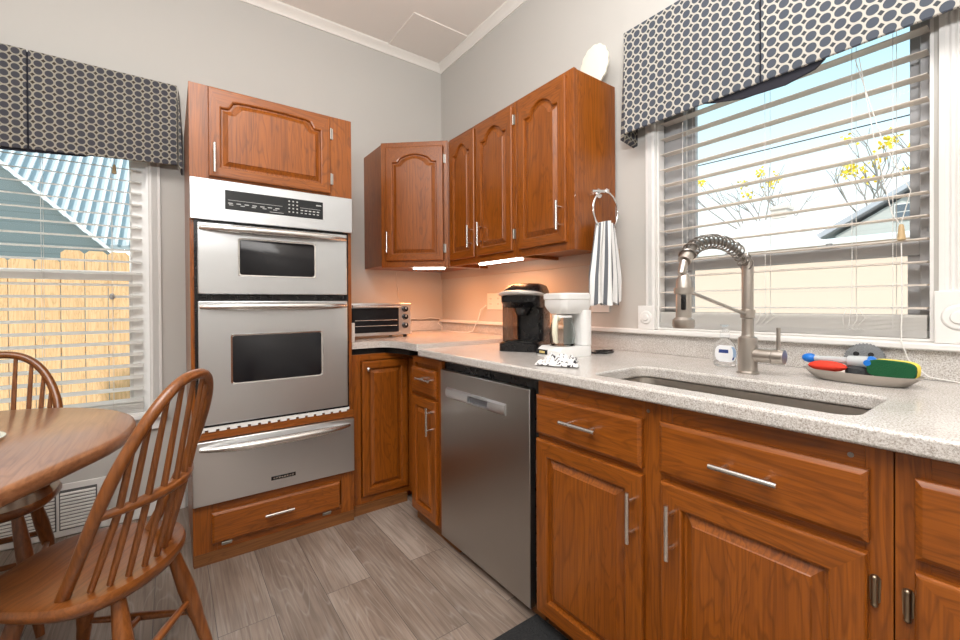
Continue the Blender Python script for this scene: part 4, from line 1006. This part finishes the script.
bl = thing('venetian_blind', 'white slatted blind on the window looking out at the wooden fence', 'blind', (-2.3, .03, .57))
b = B()
for q in range(25): curved_slat(b, 'y', WL[0]+.014, WL[1]-.03, .028, .632+.0618*q, tilt=.24)
obj('slats', b, slat_m, bl)
b = B(); b.box(WL[0]+.014, WL[1]-.03, .004, .052, .570, .586)
for q in range(3): curved_slat(b, 'y', WL[0]+.014, WL[1]-.03, .028, .592+.009*q)
obj('bottom_rail', b, slat_m, bl)
b = B()
for xx in (-2.005, -2.265, -2.6): ladder(b, 'y', xx, .028, .586, 2.24)
obj('ladder_cords', b, cord_m, bl)
obj('tassel', tassel('y', -1.99, -.008, 1.876), wood_t, bl)
obj('pull_cord', B().tube([(-1.99, -.008, 2.2), (-1.99, -.008, 1.875)], .0013, 6), cord_m, bl)
b = B(); b.lathe([(.003, 0), (.010, -.006), (.012, -.022), (.006, -.032)], (-2.005, -.006, 1.205), 14); obj('cord_knob', b, mat('knob_grey', (.4, .4, .4), .4), bl)

# ================================================================= FURNITURE
def table():
    t = thing('dining_table', 'oak dining table with rounded end by the window', 'table', (-2.45, -1.2, 0))
    cap = Vector((-2.386, -1.095)); d = Vector((.47, .883)); n_ = Vector((.883, -.47)); r = .53; L_ = .45
    P = []
    for k_ in range(33): a = -PI/2+PI*k_/32; P.append(cap+d*(r*math.cos(a))+n_*(-r*math.sin(a)))
    c2 = cap-d*L_
    for k_ in range(33): a = -PI/2+PI*k_/32; P.append(c2-d*(r*math.cos(a))+n_*(r*math.sin(a)))
    cen = (cap+c2)/2
    def sc(f, z): return [(*(cen+(p-cen)*(1+f/((p-cen).length))), z) for p in P]
    b = B(); b.loops([sc(-.03, .706), sc(-.012, .706), sc(-.004, .712), sc(0, .722), sc(0, .738), sc(-.004, .747), sc(-.012, .750)]); obj('tabletop', b, table_m, t, angle=50)
    b = B(); L2_ = [sc(-.16, .64), sc(-.16, .705), sc(-.185, .705), sc(-.185, .64)]; b.loops(L2_, close=True); obj('apron', b, chair_h, t)
    b = B(); c0 = (cen.x-.02, cen.y, 0); b.lathe([(.09, .16), (.11, .22), (.07, .32), (.06, .42), (.10, .52), (.08, .62), (.13, .705)], c0); obj('pedestal', b, chair_v, t)
    for a in (0, PI/2, PI, 3*PI/2):
        v_ = Vector((math.cos(a+.5), math.sin(a+.5), 0)); c3 = Vector(c0)
        obj('foot', B().tube([c3+v_*.05+Vector((0, 0, .20)), c3+v_*.18+Vector((0, 0, .17)), c3+v_*.28+Vector((0, 0, .09)), c3+v_*.34+Vector((0, 0, .0305))], [.045, .04, .032, .03], 12), chair_h, t)
    return t
table()
pl = B(); pl.lathe([(.05, 0), (.07, .001), (.105, .008), (.108, .010), (.104, .011), (.07, .004), (.04, .003)], (-2.262, -1.095, .7505), 40)
tag(obj('plate', pl, mat('celadon_china', (.62, .70, .64), .2, coat=.3), origin=(-2.262, -1.095, .7505)), 'pale green plate on the dining table', 'plate')

def chair(name, label, x, y, face, nspin=9):
    """Windsor bow-back; local +y is the way it faces, x across"""
    a = math.atan2(face[1], face[0])-PI/2
    t = thing(name, label, 'chair', (x, y, 0), a, 'bow back chairs at the dining table')
    # seat outline
    P = []
    N = 48
    for k_ in range(N):
        th = 2*PI*k_/N; cx_, sy_ = math.cos(th), math.sin(th)
        if sy_ < 0: P.append((.207*cx_, .0+.140*sy_))
        else: P.append((.207*math.copysign(abs(cx_)**.75, cx_), .245*abs(sy_)**.75))
    def ring(f, z, dish=0): return [(px_*f, py_*f+.0, z) for px_, py_ in P]
    b = B(); b.loops([ring(.80, .410), ring(.93, .414), ring(1.0, .428), ring(1.0, .440), ring(.975, .450), ring(.88, .449), ring(.6, .440), ring(.2, .437)]); obj('seat', b, chair_h, t, local=True, angle=60)
    # bow: feet at (+-.165, .02) leaning back
    def bowpt(s):   # s 0..1 over the bow
        th = PI*s; w_ = math.cos(th); h = math.sin(th)
        x_ = -.205*math.copysign(abs(w_)**.80, w_); z_ = .50*h**.78
        # straight lower portion narrows to the feet
        if z_ < .30: x_ = math.copysign(.160+(abs(x_)-.160)*min(1, z_/.30) if abs(x_) > .160 else abs(x_), x_)
        return Vector((x_, .01-.215*(z_/.50)**.95, .445+z_))
    bow = [bowpt(k_/56) for k_ in range(57)]
    obj('bow', B().tube(bow, [.0145]*57, 12), chair_v, t, local=True)
    def on_bow(xx):
        best = None
        for p, q in zip(bow[8:-8], bow[9:-7]):
            if (p.x-xx)*(q.x-xx) <= 0 and abs(q.x-p.x) > 1e-6: f = (xx-p.x)/(q.x-p.x); return p.lerp(q, f)
        return min(bow[8:-8], key=lambda p: abs(p.x-xx))
    ar = lambda ph: Vector((.150*math.sin(ph), .005-.108*math.cos(ph), .447))
    ZR = .645
    # steam-bent middle rail
    rail = []
    pf = min(bow[:28], key=lambda p: abs(p.z-ZR)); pr = min(bow[28:], key=lambda p: abs(p.z-ZR))
    tops = {}
    for k_ in range(nspin):
        ph = (-1+2*k_/(nspin-1))*1.18; foot = ar(ph); tp = on_bow(foot.x*1.16); tops[k_] = (foot, tp)
    for k_ in range(25):
        ph = (-1+2*k_/24)*PI/2; foot = ar(ph*.80 if abs(ph) > 1.4 else ph*.80); 
        u_ = k_/24; base = pf.lerp(pr, u_); bulge = .068*math.cos(ph)**.8 if math.cos(ph) > 0 else 0
        rail.append(Vector((base.x, base.y-bulge, ZR)))
    obj('back_rail', B().tube(rail, [.010+.006*math.cos((-1+2*k_/24)*PI/2) for k_ in range(25)], 10), chair_h, t, local=True)
    for k_ in range(nspin):
        foot, tp = tops[k_]
        fr_ = (ZR-foot.z)/(tp.z-foot.z); u_ = .5+.5*(foot.x*1.12/.190); i_ = min(23, max(0, int(u_*24))); rp_ = rail[i_].lerp(rail[i_+1], u_*24-i_)
        midp = Vector((rp_.x, rp_.y, ZR))
        obj('spindle', B().tube([foot, foot.lerp(midp, .5), midp, midp.lerp(tp, .5), tp], [.0075, .0088, .0085, .0078, .0062], 8), chair_v, t, local=True)
    legs = []
    for sx_, sy_ in ((-1, -1), (1, -1), (-1, 1), (1, 1)):
        top = Vector((sx_*.108, sy_*.075+(.06 if sy_ > 0 else .0), .420)); bot = Vector((sx_*.178, sy_*.165+(.06 if sy_ > 0 else .0), 0.0))
        pts = [top.lerp(bot, s) for s in (0, .12, .35, .55, .6, .8, 1)]
        legs.append((top, bot)); obj('leg', B().tube(pts, [.014, .018, .023, .021, .018, .016, .0125], 12), chair_v, t, local=True)
    b = B(); mids = []
    for (i, j) in ((0, 2), (1, 3)):
        p = legs[i][0].lerp(legs[i][1], .56); q = legs[j][0].lerp(legs[j][1], .56); mids.append(p.lerp(q, .5)); obj('stretcher', B().tube([p, p.lerp(q, .5), q], [.008, .013, .008], 10), chair_h, t, local=True)
    p = legs[0][0].lerp(legs[0][1], .45); q = legs[1][0].lerp(legs[1][1], .45); obj('stretcher', B().tube([p, p.lerp(q, .5), q], [.008, .012, .008], 10), chair_h, t, local=True)
    obj('stretcher', B().tube([mids[0], mids[0].lerp(mids[1], .5), mids[1]], [.008, .012, .008], 10), chair_h, t, local=True)
chair('windsor_chair', 'bow back wooden chair in front, nearest the ovens', -1.886, -1.397, (-.87, .48))
chair('windsor_chair', 'bow back wooden chair behind the table, by the window', -2.315, -.62, (.02, -1))

# wall register and floor things
rg = thing('wall_register', 'white louvred air register low on the wall under the window', 'vent', (-2.27, -.02, .03))
b = B(); b.box(-2.46, -2.03, -.022, -.0145, .005, .262); obj('plate', b, trim_m, rg, bevel=.003)
b = B()
for (a0, a1) in ((-2.44, -2.225), (-2.205, -2.075)):
    for q in range(11):
        z = .045+.0165*q; b.loops([[(a, -.0225, z), (a, -.0225, z+.009), (a, -.030, z+.004), (a, -.030, z-.002)] for a in (a0, a1)])
obj('louvres', b, trim_m, rg)
b = B()
for (a0, a1) in ((-2.445, -2.22), (-2.21, -2.07)): b.box(a0, a1, -.0228, -.0221, .035, .232)
obj('duct_opening', b, mat('duct_grey', (.12, .12, .12), .6), rg)
tag(obj('power_cable', B().tube([(-1.90, -.30, .006), (-1.82, -.22, .012), (-1.76, -.12, .04), (-1.715, -.06, .10), (-1.70, -.04, .15)], .004, 8), black, origin=(-1.8, -.2, 0)), 'black cord running up the wall beside the oven cabinet', 'cord')
tag(obj('floor_mat', rbox(-1.35, -.693, -2.75, -1.797, .0005, .012), mat('black_rubber', (.016, .017, .018), .75, bump=1, bscale=120), origin=(-1.0, -2.3, 0), bevel=.003), 'black rubber mat on the floor in front of the sink cabinet', 'mat')

# ================================================================= OUTSIDE
gr = structure('ground', rbox(-30, 40, .16, 40, -.55, -.5), mat('lawn', (.22, .24, .12), .9, bump=.5, bscale=8))
gr2 = structure('ground_side', rbox(.16, 40, -20, .16, -.55, -.5), mat('gravel', (.45, .42, .38), .9, bump=.5, bscale=20))
fn = thing('wooden_fence', 'cedar board fence outside the window by the table', 'fence', (-2.8, 2.0, -.5))
pk = 0
xs = -4.6; k_ = 0
while xs < -1.0:
    wdt = .150; tp = 1.535 if xs < -2.56 else 1.615
    P = [(xs+.003, -.5), (xs+wdt-.003, -.5), (xs+wdt-.003, tp-.025), (xs+wdt-.03, tp), (xs+.03, tp), (xs+.003, tp-.025)]
    obj('picket', B().loops([[(a, 2.0, z) for a, z in P], [(a, 2.018, z) for a, z in P]]), fence_m, fn); xs += wdt
b = B()
for zz in (.0, .75, 1.3): b.box(-4.6, -1.0, 2.019, 2.06, zz, zz+.09)
obj('rail', b, fence_m, fn)

nb = thing('neighbour_house', 'grey-blue sided house with pale ribbed roof beyond the fence', 'house', (-3.5, 5.5, -.5))
def siding(name, c1, c2, per):
    m, t, p = new_mat(name); tcn = t.nodes.new('ShaderNodeTexCoord'); sp = t.nodes.new('ShaderNodeSeparateXYZ'); t.links.new(tcn.outputs['Object'], sp.inputs[0])
    a = t.nodes.new('ShaderNodeMath'); a.operation = 'DIVIDE'; a.inputs[1].default_value = per; t.links.new(sp.outputs['Z'], a.inputs[0])
    f = t.nodes.new('ShaderNodeMath'); f.operation = 'FRACT'; t.links.new(a.outputs[0], f.inputs[0])
    t.links.new(ramp(t, f.outputs[0], [(0, c2), (.12, c1), (1, c1)]), p.inputs['Base Color']); p.inputs['Roughness'].default_value = .7; return m
b = B(); Pw = [(-7.5, -.5), (-2.45, -.5), (-2.45, 1.9), (-3.5, 2.95), (-4.6, 4.05), (-7.5, 4.05)]
b.loops([[(x_, 5.0, z_) for x_, z_ in Pw], [(x_, 5.6, z_) for x_, z_ in Pw]]); obj('gable_wall', b, siding('blue_siding', (.16, .20, .21), (.10, .13, .14), .13), nb)
b = B(); d_ = Vector((-2.15, 0, 2.1)).normalized()
for off, hh in ((0, .12),): b.loops([[(-2.40, y_, 1.86), (-4.7, y_, 4.16), (-4.7, y_, 4.22), (-2.40, y_, 1.92)] for y_ in (4.92, 5.05)])
obj('rake_board', b, trim_m, nb)
b = B(); b.loops([[(-6, 5.65, 2.0), (.6, 5.65, 2.0), (.6, 5.65, 2.08), (-6, 5.65, 2.08)], [(-6, 9.5, 6.2), (.6, 9.5, 6.2), (.6, 9.5, 6.28), (-6, 9.5, 6.28)]]); obj('roof', b, mat('roof_pale_blue', (.42, .47, .50), .6), nb)
b = B()
for q in range(50):
    x_ = -6+.132*q; b.loops([[(x_+s_+w_, 5.62+3.85*f, 2.09+4.2*f+h_) for w_, h_ in ((0, 0), (.032, 0), (.032, .05), (0, .05))] for s_, f in ((0, 0), (.25, 1))])
obj('roof_ribs', b, mat('roof_rib_white', (.8, .82, .85), .5), nb, smooth=False)

gg = thing('garage', 'peach walled garage with pale roof outside the sink window', 'garage', (6, -1, -.5))
b = B(); b.box(4.0, 8.0, -8, 3.0, -.5, 1.76); obj('wall', b, siding('peach_siding', (.76, .60, .49), (.72, .56, .46), .25), gg)
b = B(); b.loops([[(3.85, y_, 1.74), (3.85, y_, 1.78), (7.2, y_, 2.20), (7.2, y_, 2.14)] for y_ in (-8.2, 3.3)]); obj('roof', b, mat('roof_bleached', (.78, .76, .74), .8), gg)
gh = thing('gabled_house', 'white house with a gable and small window beyond the garage', 'house', (10, -1.4, -.5))
b = B(); P = [(-.25, -.5), (-2.6, -.5), (-2.6, 2.45), (-1.38, 3.12), (-.25, 2.45)]; b.loops([[(x_, y_, z_) for y_, z_ in P] for x_ in (9.0, 9.6)]); obj('gable_wall', b, siding('cream_siding', (.50, .52, .50), (.42, .43, .42), .10), gh)
b = B(); b.loops([[(x_, y_, z_) for y_, z_ in ((-.05, 2.42), (-1.38, 3.20), (-1.38, 3.29), (.0, 2.50))] for x_ in (8.8, 10.5)]); b.loops([[(x_, y_, z_) for y_, z_ in ((-2.8, 2.42), (-1.38, 3.20), (-1.38, 3.29), (-2.85, 2.50))] for x_ in (8.8, 10.5)]); obj('roof', b, mat('roof_grey_white', (.42, .43, .47), .7), gh)
wn = obj('window', rbox(8.97, 9.0, -1.345, -1.115, 2.62, 2.92), trim_m, gh); obj('pane', B().box(8.96, 8.97, -1.325, -1.135, 2.64, 2.76).box(8.96, 8.97, -1.325, -1.135, 2.78, 2.90), mat('far_pane', (.12, .15, .18), .2), wn)
b = B(); b.box(8.3, 8.6, .35, .62, 2.86, 3.12); b.box(8.27, 8.63, .32, .65, 3.04, 3.10); tag(obj('chimney', b, mat('pale_brick', (.62, .55, .50), .9), origin=(9.45, .4, 2.3)), 'pale brick chimney rising behind the garage roof', 'chimney')
b = B(); b.box(8.3, 8.9, .1, 3.8, -.5, 2.75); b.box(8.3, 8.9, .1, 1.2, 2.75, 2.85); tag(obj('far_house', b, mat('far_house_white', (.80, .80, .80), .8), origin=(10, 2, -.5)), 'low white house behind the garage, left of the gabled house', 'house')

leaf_m = mat('leaf_yellow', (.85, .62, .03), .6); bark = mat('bark_grey', (.30, .27, .25), .9)
def tree(label, x, y, z0, h, seed, spread, leafc):
    r_ = random.Random(seed); t = thing('bare_tree', label, 'tree', (x, y, z0), 0, 'nearly bare trees beyond the garage')
    b = B(); tips = []
    def grow(p, d, L_, r, n):
        q = p+d*L_; b.tube([p, p.lerp(q, .5)+Vector((r_.uniform(-1, 1), r_.uniform(-1, 1), 0))*L_*.05, q], [r, r*.85, r*.7], 5)
        if n == 0: tips.append(q); return
        for _ in range(3 if n > 1 else 2):
            dd = (d+Vector((r_.uniform(-1, 1), r_.uniform(-1, 1), r_.uniform(-.25, .6)))*spread).normalized(); grow(q, dd, L_*r_.uniform(.55, .8), r*.6, n-1)
    grow(Vector((x, y, z0)), Vector((0, 0, 1)), h*.42, .07, 4)
    obj('branches', b, bark, t)
    b = B()
    cl = r_.sample(tips, min(len(tips), leafc))
    for p in cl:
        for _ in range(26):
            c_ = p+Vector([r_.gauss(0, .09) for _ in range(3)]); u_ = Vector([r_.gauss(0, 1) for _ in range(3)]).normalized()*.055; w_ = u_.cross(Vector([r_.gauss(0, 1) for _ in range(3)])).normalized()*.04
            b.face([b.bm.verts.new(c_+e_) for e_ in (u_, w_, -u_, -w_)])
    obj('leaves', b, leaf_m, t, kind='stuff', smooth=False)
tree('bare tree with a yellow leaf cluster at the left of the sink view', 12.5, 2.3, -.5, 5.4, 5, .62, 7)
tree('bare tree with yellow leaves behind the pale chimney', 12.5, -.3, -.5, 5.3, 11, .62, 9)
tree('bare tree with few yellow leaves right behind the gabled house', 13.0, -2.0, -.5, 5.2, 21, .62, 6)
tag(obj('power_line', B().tube([(9, -5+.5*q, 4.35-.0022*(q-16)**2*-1*.15+.02*q*.8) for q in range(40)], .012, 5), black, origin=(9, 3, 4.4)), 'thin dark power line crossing the sky over the garage', 'cable')
